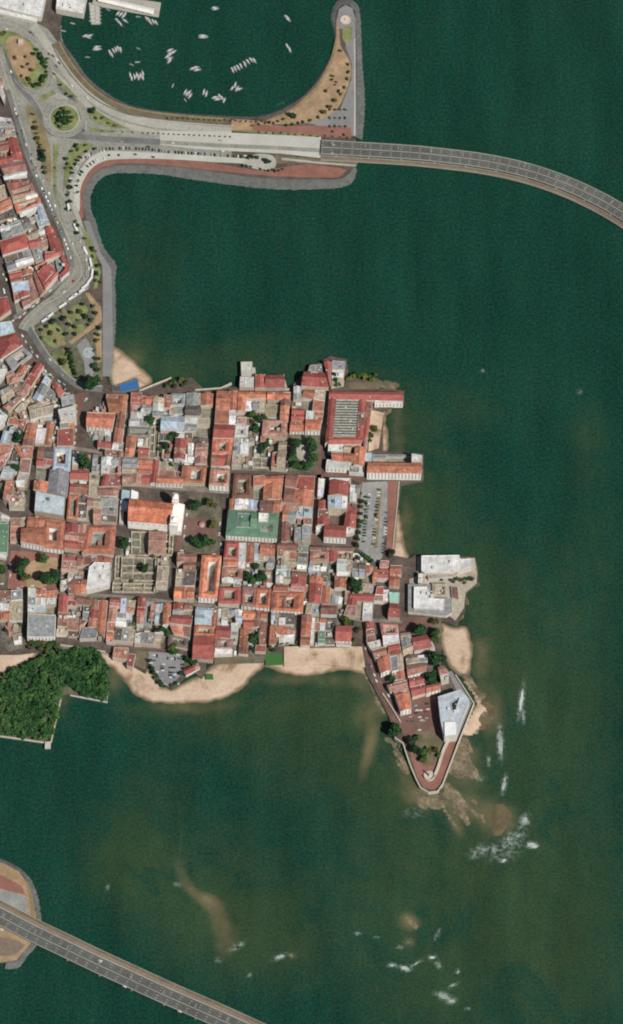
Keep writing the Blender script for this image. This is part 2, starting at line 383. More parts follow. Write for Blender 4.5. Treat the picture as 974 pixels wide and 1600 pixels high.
armour('rock_armour', [(94, 40), (95, 64), (112, 90), (132, 120), (163, 147), (195, 164), (231, 173), (290, 180), (360, 184), (394, 185), (419, 181), (451, 167), (480, 146), (502, 118), (520, 84)],
       [(97, 40), (98, 64), (116, 90), (137, 120), (166, 144), (196, 161), (231, 170), (290, 177), (360, 181), (394, 182), (418, 178), (448, 165), (477, 145), (499, 117), (518, 82)])
# promenade along the shore, grey with a lighter cycle lane
z1, z2, z3, z4 = Z+.06, Z+.12, Z+.18, Z+.24
patch('promenade', [(557, 212), (556, 100), (556, 30), (551, 13), (540, 8), (530, 14), (527, 30), (529, 45), (537, 45), (541, 75), (550, 100), (549, 125), (538, 155), (530, 176), (548, 196), (549, 212)], 'grey_path', z1, False)
patch('cycle_lane', [(553, 212), (554, 150), (553.5, 60), (555, 60), (555.6, 150), (555.5, 212)], 'pale_concrete', z2, False)
patch('park_soil', [(526, 30), (530, 45), (533, 72), (541, 85), (548, 99), (549, 112), (546, 128), (536, 155), (525, 172), (510, 182), (490, 190), (468, 193), (440, 194), (412, 192), (428, 184), (452, 172), (480, 150), (500, 126), (516, 95), (525, 60)], 'beige_soil', z2)
patch('lawn', [(536, 42), (551, 42), (550, 62), (541, 68), (535, 60)], 'grass', z2, False)
patch('park_path', [(417, 187), (450, 174), (480, 152), (501, 126), (517, 92), (525, 58), (528, 58), (520, 94), (504, 128), (483, 154), (452, 176), (420, 189)], 'dry_grass', z3, False)
patch('red_paving', [(395, 193), (440, 197), (500, 196), (549, 199), (549, 216), (500, 213), (440, 211), (395, 207)], 'red_paving', z2, False)
patch('lawn_strip', [(362, 203), (440, 207), (500, 211), (500, 214), (440, 211), (362, 207)], 'grass', z3, False)
patch('paved_lot', [(470, 189), (500, 186), (527, 172), (545, 175), (549, 199), (500, 197)], 'grey_path', z1+.02, False)
# brown verge inside the harbour curve
shore = [(95, 64), (108, 88), (130, 118), (160, 146), (195, 163), (231, 172), (290, 179), (360, 184)]
sl = px_line(shore, Z, True)
for nm_s, d0, d1, mt, zz in (('verge', -1, -12, 'brown_grass', z1), ('shore_path', -1.0, -3.2, 'dry_grass', z2), ('verge_kerb', -12, -13, 'pale_concrete', z2)):
    v, f = strip(sl, d0, d1, zz); struct(nm_s, v, f, M[mt])
patch('red_verge', [(370, 186), (412, 190), (430, 197), (395, 204), (362, 203), (362, 188)], 'beige_soil', z1, False)

def road(name, px, w_, mat, z=z2, a=0.0, smooth=True):
    l = px_line(px, z, smooth); v, f = strip(l, a+w_/2, a-w_/2, z)
    return struct(name, v, f, M[mat]), l
def lane_marks(l, offsets, z, dash=3, gap=5, wd=.35, name='lane_marking'):
    V = []
    for o_s in offsets:
        q = offs(l, o_s); t = 0; s = 0
        # resample densely and drop gaps
        pts = smooth_line(q, 1.0)
        on = True; acc = 0; start = pts[0]
        for i in range(1, len(pts)):
            acc += (pts[i]-pts[i-1]).length
            if acc > (dash if on else gap):
                if on and (pts[i]-start).length > .5: V.append(band([start, pts[i]], wd/2, -wd/2, z-.02, z))
                on = not on; acc = 0; start = pts[i]
    v, f = merge(*V); return struct(name, v, f, M['paint'])
def solid_line(l, o_s, z, wd=.5, mat='paint', name='edge_line'):
    v, f = strip(l, o_s+wd/2, o_s-wd/2, z); return struct(name, v, f, M[mat])

# the wide pale boulevard and the roads of the interchange
patch('interchange_paving', [(-10, 25), (40, 28), (75, 45), (92, 68), (112, 100), (138, 132), (172, 158), (215, 176), (262, 186), (340, 193), (362, 195), (362, 250), (150, 250), (118, 270), (108, 300), (126, 350), (140, 372), (146, 420), (138, 452), (110, 470), (50, 520), (38, 512), (100, 440), (108, 410), (90, 350), (60, 270), (35, 190), (-10, 100)], 'asphalt', z1-.03, False)
road('boulevard', [(52, 40), (76, 72), (98, 104), (122, 134), (150, 158), (185, 178), (230, 191), (290, 199), (362, 205)], 11, 'concrete', z2)
road('boulevard', [(80, 112), (98, 128), (125, 152), (150, 175), (185, 192), (240, 206), (300, 212), (362, 216)], 8, 'concrete', z2+.01)
patch('boulevard_deck', [(250, 204), (300, 205), (362, 205), (440, 211), (502, 213.5), (501, 247), (440, 240), (362, 236), (300, 232), (250, 226)], 'pale_concrete', z3, False)
road('main_road', [(103, 211), (130, 214), (180, 218), (250, 222), (340, 227), (430, 231), (500, 235)], 6, 'asphalt', z4)
road('main_road', [(103, 211), (130, 214), (180, 218), (250, 222)], 9, 'dark_asphalt', z4+.03)
road('junction_paving', [(70, 150), (85, 148), (108, 160), (128, 180), (130, 205)], 9, 'concrete', z3)
road('ramp', [(92, 135), (110, 152), (124, 170), (130, 190), (128, 205), (112, 213)], 6, 'dark_asphalt', z3+.05)
_, LOOP = road('loop_road', [(-10, 38), (12, 40), (35, 50), (56, 66), (70, 84), (78, 106), (79, 126), (70, 141), (55, 146), (40, 138), (26, 122)], 6.5, 'asphalt', z3+.08)
_, WEST = road('west_road', [(-8, 60), (4, 75), (12, 100), (24, 126), (40, 146), (54, 164), (66, 188), (78, 206), (100, 212)], 9, 'dark_asphalt', z3+.1)
ringp = [(101+math.cos(a)*30, 185+math.sin(a)*27) for a in [i*math.pi/12 for i in range(24)]]
for l_, o_s in ((LOOP, 3.1), (LOOP, -3.1), (WEST, 4.6), (WEST, -4.6)): solid_line(l_, o_s, z4+.16, .7, 'concrete', 'kerb_line')
rl = px_line(ringp, z3, True, True); v, f = strip(rl, 3.4, -3.4, z3+.13, closed=True); struct('roundabout_road', v, f, M['asphalt'])
isl = px_line([(101+math.cos(a)*23.5, 185+math.sin(a)*21) for a in [i*math.pi/12 for i in range(24)]], z4, True, True)
v, f = prism(isl, z3, z4+.1); struct('roundabout_island', v, f, M['grass'])
v, f = band(isl, 0, -.9, z3, z4+.22, closed=True); struct('island_kerb', v, f, M['pale_concrete'])
AVE = [(-4, 75), (6, 108), (20, 150), (34, 195), (49, 240), (68, 290), (88, 332), (108, 372), (121, 400), (128, 422), (122, 440), (98, 460), (70, 478), (45, 500), (36, 515)]
a_, al = road('avenue', AVE, 13, 'asphalt', z3+.16)
for o_s in (3.2, -3.2): solid_line(al, o_s, z3+.22, .5, 'dry_grass', 'median')
solid_line(al, 0, z3+.22, .9, 'concrete', 'median')
OUT = [(92, 300), (112, 345), (124, 372), (134, 396), (138, 418), (134, 434), (116, 452), (92, 468), (62, 490), (48, 503)]
a_, ol = road('avenue_lane', OUT, 6.5, 'asphalt', z3+.19)
solid_line(ol, 3.4, z4+.1, .7, 'concrete', 'kerb_line'); solid_line(ol, -3.4, z4+.1, .7, 'concrete', 'kerb_line')
DK = [(12, 140), (24, 180), (36, 222), (52, 265), (66, 296), (84, 332), (99, 368), (110, 396), (112, 415), (104, 432), (80, 452), (50, 476), (22, 497)]
road('frontage_street', DK, 6.5, 'dark_asphalt', z3+.3)
road('side_road', [(80, 213), (81, 250), (84, 290), (100, 345), (112, 372)], 4.5, 'asphalt', z3+.12)
road('side_road', [(96, 213), (91, 250), (92, 290), (104, 340), (116, 372)], 6, 'asphalt', z3+.1)
road('promenade_road', [(140, 238), (122, 258), (112, 290), (116, 320), (124, 345), (132, 368)], 6, 'concrete', z3+.06)
patch('car_park', [(128, 262), (146, 243), (172, 236), (250, 239), (330, 244), (400, 250), (400, 262), (385, 256), (330, 253), (250, 248), (180, 249), (160, 253), (145, 262), (134, 276), (126, 296), (124, 330), (112, 320), (110, 290)], 'pale_concrete', z3, True)
patch('turning_loop', [(395, 242), (420, 241), (431, 248), (431, 260), (420, 268), (400, 264), (380, 257)], 'concrete', z3+.05)
patch('red_promenade', [(118, 345), (119, 300), (128, 276), (142, 260), (162, 252), (180, 247), (260, 249), (330, 254), (400, 266), (440, 262), (480, 256), (530, 262), (542, 266), (528, 278), (480, 277), (430, 275), (380, 271), (330, 266), (280, 260), (220, 255), (180, 256), (160, 262), (145, 272), (134, 288), (130, 305), (131, 340)], 'red_paving', z2, False)
patch('promenade_path', [(131, 345), (140, 375), (150, 396), (160, 415), (161, 443), (161, 588), (173, 588), (177, 545), (176, 500), (175, 443), (174, 420), (166, 408), (158, 396), (148, 368), (140, 345)], 'grey_path', z1, False)
patch('lawn', [(126, 352), (134, 360), (142, 372), (148, 390), (152, 408), (158, 425), (152, 450), (146, 452), (149, 430), (143, 405), (134, 378)], 'grass', z3+.3, False)
for pts in ([(86, 116), (96, 126), (112, 142), (122, 153), (116, 153), (100, 140), (90, 130)], [(140, 167), (150, 172), (168, 184), (190, 196), (204, 201), (180, 200), (152, 193), (140, 185)], [(140, 199), (158, 202), (190, 206), (160, 207), (142, 206)],
            [(70, 147), (84, 140), (88, 146), (68, 157), (58, 158)], [(114, 226), (142, 223), (147, 228), (128, 240), (114, 256), (106, 285), (99, 300), (101, 262), (105, 244)], [(84, 225), (93, 228), (88, 262), (88, 296), (95, 326), (90, 318), (84, 296), (83, 262)]):
    patch('lawn', pts, 'grass', z3+.32, False)
patch('lawn', [(-5, 48), (18, 49), (42, 60), (58, 76), (71, 98), (74, 122), (66, 136), (52, 139), (36, 132), (24, 116), (13, 92), (4, 72), (-5, 62)], 'grass', z3+.3)
patch('park_paving', [(12, 60), (32, 58), (48, 72), (56, 96), (52, 112), (36, 122), (24, 112), (14, 88)], 'beige_soil', z3+.36)
patch('west_verge', [(40, 166), (52, 168), (64, 190), (74, 214), (80, 248), (78, 290), (70, 272), (60, 236), (50, 206)], 'dry_grass', z3+.32)
for i, (u0, u1) in enumerate(((0, .28), (.36, .62), (.7, .95))):
    pass
# park at the end of the avenue
patch('park_ground', [(148, 470), (158, 474), (161, 500), (161, 592), (150, 604), (128, 606), (98, 582), (74, 552), (56, 524), (54, 508), (78, 494), (112, 470), (136, 456)], 'park_ground', z2, False)
patch('lawn', [(64, 520), (84, 504), (100, 520), (96, 540), (80, 542)], 'grass', z3+.02)
patch('lawn', [(108, 484), (128, 474), (138, 486), (124, 500), (108, 502)], 'grass', z3+.02)
patch('lawn', [(108, 512), (128, 506), (134, 512), (114, 528)], 'grass', z3+.02)
patch('park_path', [(58, 512), (70, 506), (104, 536), (100, 541)], 'dry_grass', z3+.08, False)
patch('park_path', [(96, 484), (101, 482), (122, 520), (118, 524)], 'dry_grass', z3+.12, False)
patch('park_path', [(133, 458), (139, 457), (158, 480), (160, 500), (148, 512), (112, 538), (108, 534), (144, 506), (152, 490)], 'beige_soil', z3, False)
patch('paved_terrace', [(120, 540), (134, 527), (140, 536), (146, 548), (146, 590), (134, 590), (132, 566)], 'grey_path', z3, False)
patch('lawn', [(82, 556), (100, 545), (112, 566), (122, 590), (110, 586), (92, 574)], 'grass', z3, False)
patch('beige_path', [(146, 520), (159, 516), (159, 566), (152, 566), (150, 540)], 'beige_soil', z3, False)
patch('lawn', [(78, 493), (100, 480), (132, 462), (140, 470), (120, 488), (96, 500)], 'park_ground', z3, False)
road('lane', [(44, 512), (58, 535), (75, 560), (95, 582), (115, 598), (135, 606), (160, 608)], 8, 'dark_asphalt', z3)
solid_line(px_line([(44, 512), (58, 535), (75, 560), (95, 582), (115, 598), (135, 606), (160, 608)], z4), 4.6, z4, 1.2, 'concrete', 'pavement')
cx = [(138+math.cos(a)*8.7, 551+math.sin(a)*8.2) for a in [i*math.pi/10 for i in range(20)]]

# north-east beach, town beaches and the sand shelves
def beach(name, pts, mat='sand', z=.9, bulge=.6):
    """a sheet that dips under the water along its rim"""
    p = px_line(pts, .4, True, True, step=2); n = len(p)
    c = sum(p, Vector((0, 0)))/n
    _, f0 = sheet(p, z)
    bm = bmesh.new(); vs_ = [bm.verts.new((q.x, q.y, .35)) for q in p]
    fs = [bm.faces.new([vs_[i] for i in t]) for t in f0]
    bmesh.ops.subdivide_edges(bm, edges=[e for e in bm.edges if not e.is_boundary or True], cuts=1, use_grid_fill=True)
    for _k in range(6):
        le = [e for e in bm.edges if e.calc_length() > 5]
        if not le: break
        bmesh.ops.subdivide_edges(bm, edges=le, cuts=1); bmesh.ops.triangulate(bm, faces=bm.faces)
    for vv in bm.verts:
        dmin = min((vv.co.to_2d()-q).length for q in p[::1])
        q_ = max(0, dmin+min(1, dmin/3)*2.5*noise.noise(Vector((vv.co.x*.09, vv.co.y*.09, 1)))); vv.co.z = -.25+min(1, q_/8)*z+noise.noise(vv.co*.12)*.35*bulge+min(1, dmin/20)*.4
    me_ = bpy.data.meshes.new(name); bm.normal_update(); bm.to_mesh(me_); bm.free()
    me_.polygons.foreach_set('use_smooth', [True]*len(me_.polygons))
    return tag(link(name, me_, M[mat]), kind='structure')
beach('beach', [(172, 540), (183, 541), (196, 550), (212, 563), (227, 577), (240, 592), (232, 606), (205, 612), (172, 606)])
beach('beach', [(-20, 1015), (30, 1016), (60, 1012), (58, 1028), (36, 1040), (12, 1052), (-20, 1058)])
beach('beach', [(138, 1010), (165, 1016), (190, 1024), (230, 1040), (262, 1072), (285, 1066), (316, 1050), (345, 1032), (420, 1030), (416, 1042), (398, 1056), (386, 1072), (362, 1088), (330, 1099), (295, 1100), (262, 1102), (236, 1099), (212, 1088), (195, 1068), (178, 1048), (160, 1036)])
beach('beach', [(405, 1040), (440, 1026), (500, 1030), (560, 1020), (572, 1040), (575, 1056), (562, 1053), (545, 1049), (520, 1051), (495, 1056), (468, 1058), (445, 1054), (425, 1046)])
patch('sand_fill', [(444, 1010), (566, 1010), (571, 1042), (540, 1041), (505, 1038), (444, 1041)], 'sand', 3.15, False)
v, f = prism(px_line([(444, 1010), (566, 1010), (571, 1042), (540, 1041), (505, 1038), (444, 1041)], 3.0, False), -1, 3.0); struct('sand_terrace', v, f, M['sand'])
beach('beach', [(592, 636), (604, 640), (606, 660), (610, 690), (606, 706), (594, 704)])
beach('beach', [(618, 790), (626, 800), (631, 830), (636, 856), (642, 872), (634, 884), (606, 876), (612, 840)])
beach('beach', [(688, 972), (712, 978), (730, 976), (737, 992), (742, 1012), (738, 1032), (737, 1050), (730, 1060), (712, 1054), (694, 1030), (686, 1000)])
def reef(name, px, amp=1.6, lift=.35, seed=0, mat='rock', step=2.6, sc=.07):
    p = px_line(px, 0, True, True, step=5)
    x0, x1 = min(q.x for q in p), max(q.x for q in p); y0, y1 = min(q.y for q in p), max(q.y for q in p)
    nx_, ny_ = int((x1-x0)/step)+2, int((y1-y0)/step)+2; v = []; f = []
    def inside(x, y):
        c_ = False; j = len(p)-1
        for i in range(len(p)):
            if (p[i].y > y) != (p[j].y > y) and x < (p[j].x-p[i].x)*(y-p[i].y)/(p[j].y-p[i].y)+p[i].x: c_ = not c_
            j = i
        return c_
    for j in range(ny_):
        for i in range(nx_):
            x, y = x0+i*step, y0+j*step
            dd = min((Vector((x, y))-q).length for q in p); s = 1 if inside(x, y) else -1
            ua, va = x*.55-y*.83, x*.83+y*.55          # ridges run down towards the lower right
            h = noise.fractal(Vector((ua*sc*.35+seed, va*sc*1.7, seed)), .9, 2.1, 5)
            v.append((x, y, max(-1.2, lift+h*amp-(3.2 if s < 0 else 1.6*max(0, 1-dd/9)))))
    for j in range(ny_-1):
        for i in range(nx_-1):
            k0 = j*nx_+i
            if min(v[k][2] for k in (k0, k0+1, k0+nx_, k0+nx_+1)) > -1.19: f.append((k0, k0+1, k0+nx_+1, k0+nx_))
    return tag(obj(name, v, f, M[mat], smooth=True), kind='structure')
reef('rock_shelf', [(738, 1062), (752, 1078), (768, 1098), (772, 1106), (766, 1130), (752, 1142), (735, 1148), (722, 1140), (738, 1102)], 1.5, .7, 1)
reef('rock_shelf', [(742, 1098), (770, 1102), (764, 1112), (750, 1118), (748, 1132), (752, 1146), (738, 1150), (728, 1140), (740, 1110)], 1.2, 1.1, 2, 'sand')
reef('rock_shelf', [(706, 1158), (728, 1166), (742, 1190), (762, 1208), (754, 1216), (728, 1220), (706, 1216), (690, 1205), (696, 1180)], 1.2, .75, 3)
reef('rock_shelf', [(598, 1150), (626, 1158), (640, 1190), (655, 1225), (676, 1240), (694, 1232), (704, 1246), (692, 1264), (668, 1268), (648, 1258), (640, 1236), (628, 1210), (612, 1180)], 1.8, .95, 4)
reef('rock_shelf', [(684, 1228), (704, 1222), (730, 1234), (754, 1248), (770, 1262), (764, 1280), (748, 1296), (740, 1284), (730, 1298), (722, 1282), (706, 1270), (692, 1252)], 1.9, .45, 5, sc=.06)
reef('rock_shelf', [(690, 1250), (702, 1268), (716, 1290), (726, 1308), (716, 1302), (700, 1282), (692, 1266)], 1.4, 1.0, 6)
reef('rock_shelf', [(764, 1262), (780, 1254), (798, 1260), (806, 1272), (800, 1290), (786, 1306), (772, 1310), (762, 1296), (764, 1276)], 1.3, .75, 7, 'wet_rock')
reef('rock_shelf', [(744, 1092), (764, 1096), (780, 1108), (776, 1128), (762, 1142), (744, 1148), (730, 1152), (722, 1142), (738, 1110)], 1.3, .55, 14, 'wet_rock')
reef('shore_sand', [(732, 1062), (744, 1078), (756, 1096), (768, 1104), (762, 1116), (752, 1122), (754, 1134), (740, 1150), (722, 1152), (716, 1146), (742, 1100), (722, 1064)], 1.1, 1.5, 21, 'sand')
reef('rock_shelf', [(716, 1150), (735, 1148), (744, 1170), (740, 1182), (722, 1172), (712, 1162)], 1.0, .7, 15)
reef('rock_shelf', [(716, 1052), (736, 1052), (752, 1074), (764, 1092), (744, 1094), (730, 1076)], 1.3, .8, 16)
reef('sand_bar', [(585, 1110), (600, 1128), (592, 1150), (582, 1176), (572, 1200), (562, 1208), (560, 1196), (568, 1160), (574, 1130)], .4, -.1, 17, 'wet_rock')
reef('rock_shelf', [(566, 1050), (580, 1060), (600, 1090), (618, 1120), (630, 1142), (612, 1140), (590, 1106), (572, 1080)], 1.6, .7, 8)
reef('rock_shelf', [(626, 1430), (646, 1430), (662, 1444), (664, 1454), (652, 1456), (634, 1446)], 1.0, .5, 9)
reef('rock_shelf', [(448, 1486), (462, 1484), (468, 1492), (460, 1500), (449, 1498)], 1.4, .6, 10)
reef('rock_shelf', [(595, 636), (628, 634), (612, 650), (604, 700), (596, 700)], 1.2, .1, 11)
reef('rock_shelf', [(500, 590), (555, 586), (600, 590), (630, 600), (610, 612), (500, 612)], 1.6, .3, 12)
reef('rock_shelf', [(725, 915), (752, 895), (752, 915), (736, 930), (734, 962), (716, 984), (700, 984), (700, 960)], 1.6, .6, 13)
# wood on the old fort platform
FOREST = [(-20, 1056), (20, 1048), (60, 1028), (96, 1008), (150, 1014), (166, 1032), (171, 1060), (169, 1088), (168, 1096), (140, 1090), (112, 1084), (98, 1086), (90, 1120), (82, 1150), (70, 1158), (20, 1152), (-20, 1148)]
v, f = prism(px_line(FOREST, 1.0, False), -3, 1.0); struct('wooded_ground', v, f, M['park_ground'])
# south-west headland under the second bridge
SWL = [(-500, 1300), (-10, 1344), (8, 1350), (30, 1362), (44, 1380), (50, 1400), (56, 1425), (58, 1445), (52, 1470), (36, 1488), (26, 1500), (10, 1502), (-500, 1540)]
land('headland', SWL, 'beige_soil', smooth=False)
armour('rock_armour', SWL[1:-1], [(-10, 1338), (10, 1345), (34, 1358), (50, 1376), (59, 1398), (64, 1425), (65, 1447), (58, 1476), (42, 1496), (30, 1512), (8, 1515)])
patch('headland_ground', [(-40, 1385), (10, 1392), (40, 1400), (46, 1425), (48, 1445), (-40, 1420)], 'lot_paving', z1, False)
patch('red_paving', [(-40, 1358), (0, 1366), (34, 1384), (40, 1398), (14, 1392), (-40, 1378)], 'red_paving', z2, False)
patch('headland_ground', [(-40, 1456), (30, 1470), (40, 1478), (24, 1492), (-40, 1496)], 'footway', z1, False)
patch('lawn', [(40, 1378), (46, 1400), (50, 1440), (55, 1442), (55, 1420), (50, 1396), (44, 1378)], 'dry_grass', z2, False)

# ================================================================ viaducts
def viaduct(name, label, pts, z, w1, walk, label_walk, seed, side=1):
    root = empty(name, (0, 0, 0)); tag(root, label, 'bridge')
    l = px_line(pts, z, True, step=5)
    v, f = band(l, w1/2, -w1/2, z-1.6, z); V = [(v, f)]; nd = len(f)
    for o_s in (w1*.17, w1*.34, -w1*.17, -w1*.34):
        q = smooth_line(offs(l, o_s), 2.0)
        for i in range(0, len(q)-2, 5): V.append(band(q[i:i+2], .13, -.13, z-.02, z+.05))
    v, f = merge(*V); dk_ = obj('deck', v, f, M['deck_asphalt'], root); dk_.data.materials.append(M['paint'])
    dk_.data.polygons.foreach_set('material_index', [0]*nd+[1]*(len(f)-nd))
    for o_s in (w1/2-.4, -w1/2+.4, 0):
        v, f = band(l, o_s+.35, o_s-.35, z-.2, z+(.9 if o_s else .55)); obj('barrier', v, f, M['concrete'], root)
    for i in range(4, len(l)-2, 8):
        t = (l[i+1]-l[i]).normalized(); ang = math.atan2(t.y, t.x)
        V = [box(l[i].x, l[i].y, z-3.0, 2.4, w1+1, 1.4, ang)]
        for o_s in (-w1*.3, w1*.3):
            p = l[i]+Vector((-t.y, t.x))*o_s; V.append(box(p.x, p.y, -4, 2, 2.4, z+1.2, ang))
        v, f = merge(*V); obj('pier', v, f, M['concrete'], root)
    # footway deck alongside, lower, with planters
    zw = z-2.5
    off = side*(w1/2+1.2+walk/2)
    ww = offs(l, off)
    v, f = band(ww, walk/2, -walk/2, zw-1.0, zw); obj('footway', v, f, M['brown_grass'], root)
    v, f = strip(ww, walk*.1, -walk*.35, zw+.05); obj('footway_paving', v, f, M['footway'], root)
    for s in (1, -1):
        v, f = band(ww, s*walk/2+.25, s*walk/2-.25, zw-.1, zw+.9); obj('railing', v, f, M['concrete'], root)
    for i in range(4, len(l)-2, 8):
        v, f = box(ww[i].x, ww[i].y, -4, 2, 2, zw+3); obj('footway_pier', v, f, M['concrete'], root)
    return l
EB = viaduct('viaduct', 'curving dual carriageway sea viaduct leaving the pale boulevard deck towards right edge', [(502, 230), (560, 233), (640, 238), (700, 244), (760, 252), (820, 265), (875, 283), (925, 305), (975, 333), (1050, 385)], 6, 21.5, 6.5, '', 1, -1)
WB = viaduct('viaduct', 'straight dual carriageway sea viaduct crossing the bottom left corner', [(-60, 1402), (0, 1432), (50, 1458), (100, 1482), (150, 1506), (200, 1529), (250, 1552), (300, 1574), (350, 1596), (420, 1628)], 6, 21.5, 8, '', 2, 1)
# ramp ground in front of the east viaduct
patch('ramp_paving', [(430, 242), (500, 249), (560, 254), (556, 262), (520, 258), (460, 254), (434, 256)], 'brown_grass', z3, False)
patch('ramp_path', [(440, 246), (500, 253), (556, 257), (556, 260), (500, 256), (440, 250)], 'concrete', z4, False)

# ================================================================ squares, car parks and lanes in the old town
T1 = 3.16
v, f = prism(px_line([(376, 574), (399, 574), (401, 594), (446, 594), (450, 610), (373, 610)], 2.9, False), -3, 2.9); struct('quay', v, f, M['concrete'])
patch('brick_street', [(98, 625), (108, 618), (140, 612), (135, 622), (128, 645), (120, 660), (116, 705), (104, 703), (108, 660), (112, 635)], 'brick_road', T1, False)
for nm_s, pts, w_, mt in (
    ('street', [(-5, 695), (55, 696), (112, 700), (200, 713)], 5, 'lane'),
    ('street', [(-5, 862), (20, 850), (60, 855), (110, 860), (180, 864), (340, 866), (440, 872), (560, 870)], 5, 'brick_road'),
    ('street', [(192, 755), (250, 760), (300, 764), (360, 768)], 7, 'lane'), ('street', [(270, 772), (283, 790), (285, 830), (278, 862)], 9, 'brick_road'),
    ('street', [(90, 928), (180, 932), (260, 940), (330, 948), (430, 956), (500, 962), (560, 968), (640, 972)], 5, 'lane'),
    ('street', [(70, 990), (130, 995), (200, 1008), (300, 1016)], 5, 'brick_road'), ('street', [(350, 845), (440, 848), (500, 856), (556, 860)], 5, 'brick_road'),
    ('street', [(495, 745), (520, 742), (560, 748), (566, 760), (564, 790), (558, 860)], 6, 'brick_road'), ('street', [(445, 690), (440, 780), (430, 900), (420, 1000)], 5, 'brick_road'),
    ('street', [(500, 690), (498, 740), (492, 800), (486, 860)], 7, 'brick_road'), ('street', [(640, 970), (628, 985), (634, 1030), (640, 1080), (645, 1110)], 5, 'brick_road'), ('street', [(566, 985), (576, 1020), (592, 1065), (606, 1100), (620, 1130)], 8, 'brick_road')):
    road(nm_s, pts, w_, mt, T1+.06)
patch('square', [(296, 775), (336, 778), (346, 800), (345, 850), (330, 864), (292, 862), (288, 840), (292, 800)], 'park_ground', T1+.1)
patch('square_paving', [(292, 808), (340, 812), (338, 838), (290, 836)], 'brick_road', T1+.14, False)
patch('square', [(454, 680), (500, 682), (497, 738), (452, 736)], 'park_ground', T1+.1, False)
patch('square_paving', [(466, 696), (486, 698), (488, 716), (474, 722), (464, 712)], 'concrete', T1+.14)
patch('square', [(18, 860), (92, 866), (90, 925), (12, 920), (14, 880)], 'red_paving', T1+.1, False)
patch('square_soil', [(45, 880), (88, 872), (88, 900), (60, 922), (42, 915)], 'beige_soil', T1+.14)
patch('square', [(-10, 875), (8, 878), (8, 912), (-10, 914)], 'brown_grass', T1+.1, False)
patch('car_park', [(566, 754), (604, 752), (612, 760), (606, 800), (600, 850), (598, 870), (590, 880), (560, 856), (562, 800)], 'lot_paving', T1+.1, False)
patch('planted_median', [(592, 762), (597, 762), (590, 856), (584, 856)], 'dry_grass', T1+.16, False)
patch('red_promenade', [(606, 751), (624, 752), (614, 860), (604, 862)], 'red_paving', T1+.12, False)
patch('car_park', [(232, 1018), (286, 1022), (286, 1052), (264, 1074), (254, 1066), (232, 1030)], 'grey_path', T1+.1, False)
patch('parking_square', [(636, 1086), (680, 1080), (684, 1110), (690, 1130), (694, 1150), (680, 1160), (650, 1150), (630, 1146), (618, 1130), (626, 1112), (634, 1106)], 'brick_road', T1+.1, False)
patch('memorial_garden', [(640, 1150), (660, 1142), (690, 1150), (692, 1172), (680, 1192), (662, 1196), (650, 1184), (642, 1168)], 'brown_grass', T1+.14)
patch('red_paving', [(632, 1148), (640, 1150), (650, 1186), (676, 1196), (692, 1170), (700, 1150), (712, 1158), (692, 1228), (676, 1234), (662, 1230), (652, 1214)], 'red_paving', T1+.1, False)
patch('sand_court', [(600, 645), (592, 700), (576, 706), (578, 640)], 'sand', T1+.1, False)
patch('seaside_terrace', [(652, 870), (742, 872), (746, 895), (745, 912), (728, 926), (725, 950), (712, 970), (700, 960), (694, 962), (640, 960), (640, 905), (652, 900)], 'pale_soil', T1+.1, False)
patch('seaside_terrace', [(668, 895), (715, 897), (712, 928), (702, 938), (672, 926)], 'concrete', T1+.16, False)
patch('sea_path', [(700, 1050), (706, 1048), (738, 1098), (712, 1160), (700, 1156), (724, 1100)], 'grey_path', T1+.14, False)
patch('small_square', [(630, 966), (668, 964), (676, 972), (664, 984), (646, 980), (640, 992), (628, 988)], 'brick_road', T1+.1, False)
patch('lawn', [(664, 968), (688, 966), (694, 985), (686, 1000), (676, 985)], 'brown_grass', T1+.12, False)
patch('lawn_court', [(140, 672), (154, 673), (151, 690), (139, 688)], 'turf', T1+.3, False)
patch('green_court', [(415, 1021), (442, 1022), (442, 1039), (415, 1040)], 'turf', T1+.1, False)
patch('lower_terrace', [(337, 1026), (414, 1023), (413, 1036), (335, 1038)], 'brown_grass', T1+.05, False)
patch('green_terrace', [(378, 1024), (414, 1023), (413, 1036), (376, 1037)], 'park_ground', T1+.1, False)
patch('green_court', [(321, 1053), (333, 1053), (334, 1062), (322, 1062)], 'turf', 3.3, False)
patch('garden', [(212, 1016), (230, 1018), (228, 1046), (212, 1040)], 'brown_grass', T1+.1, False)
patch('excavated_lot', [(4, 975), (36, 978), (36, 1012), (14, 1018), (2, 1000)], 'yard', T1+.1, False)
patch('paved_lot', [(545, 598), (592, 596), (594, 608), (545, 608)], 'brown_grass', T1+.1, False)
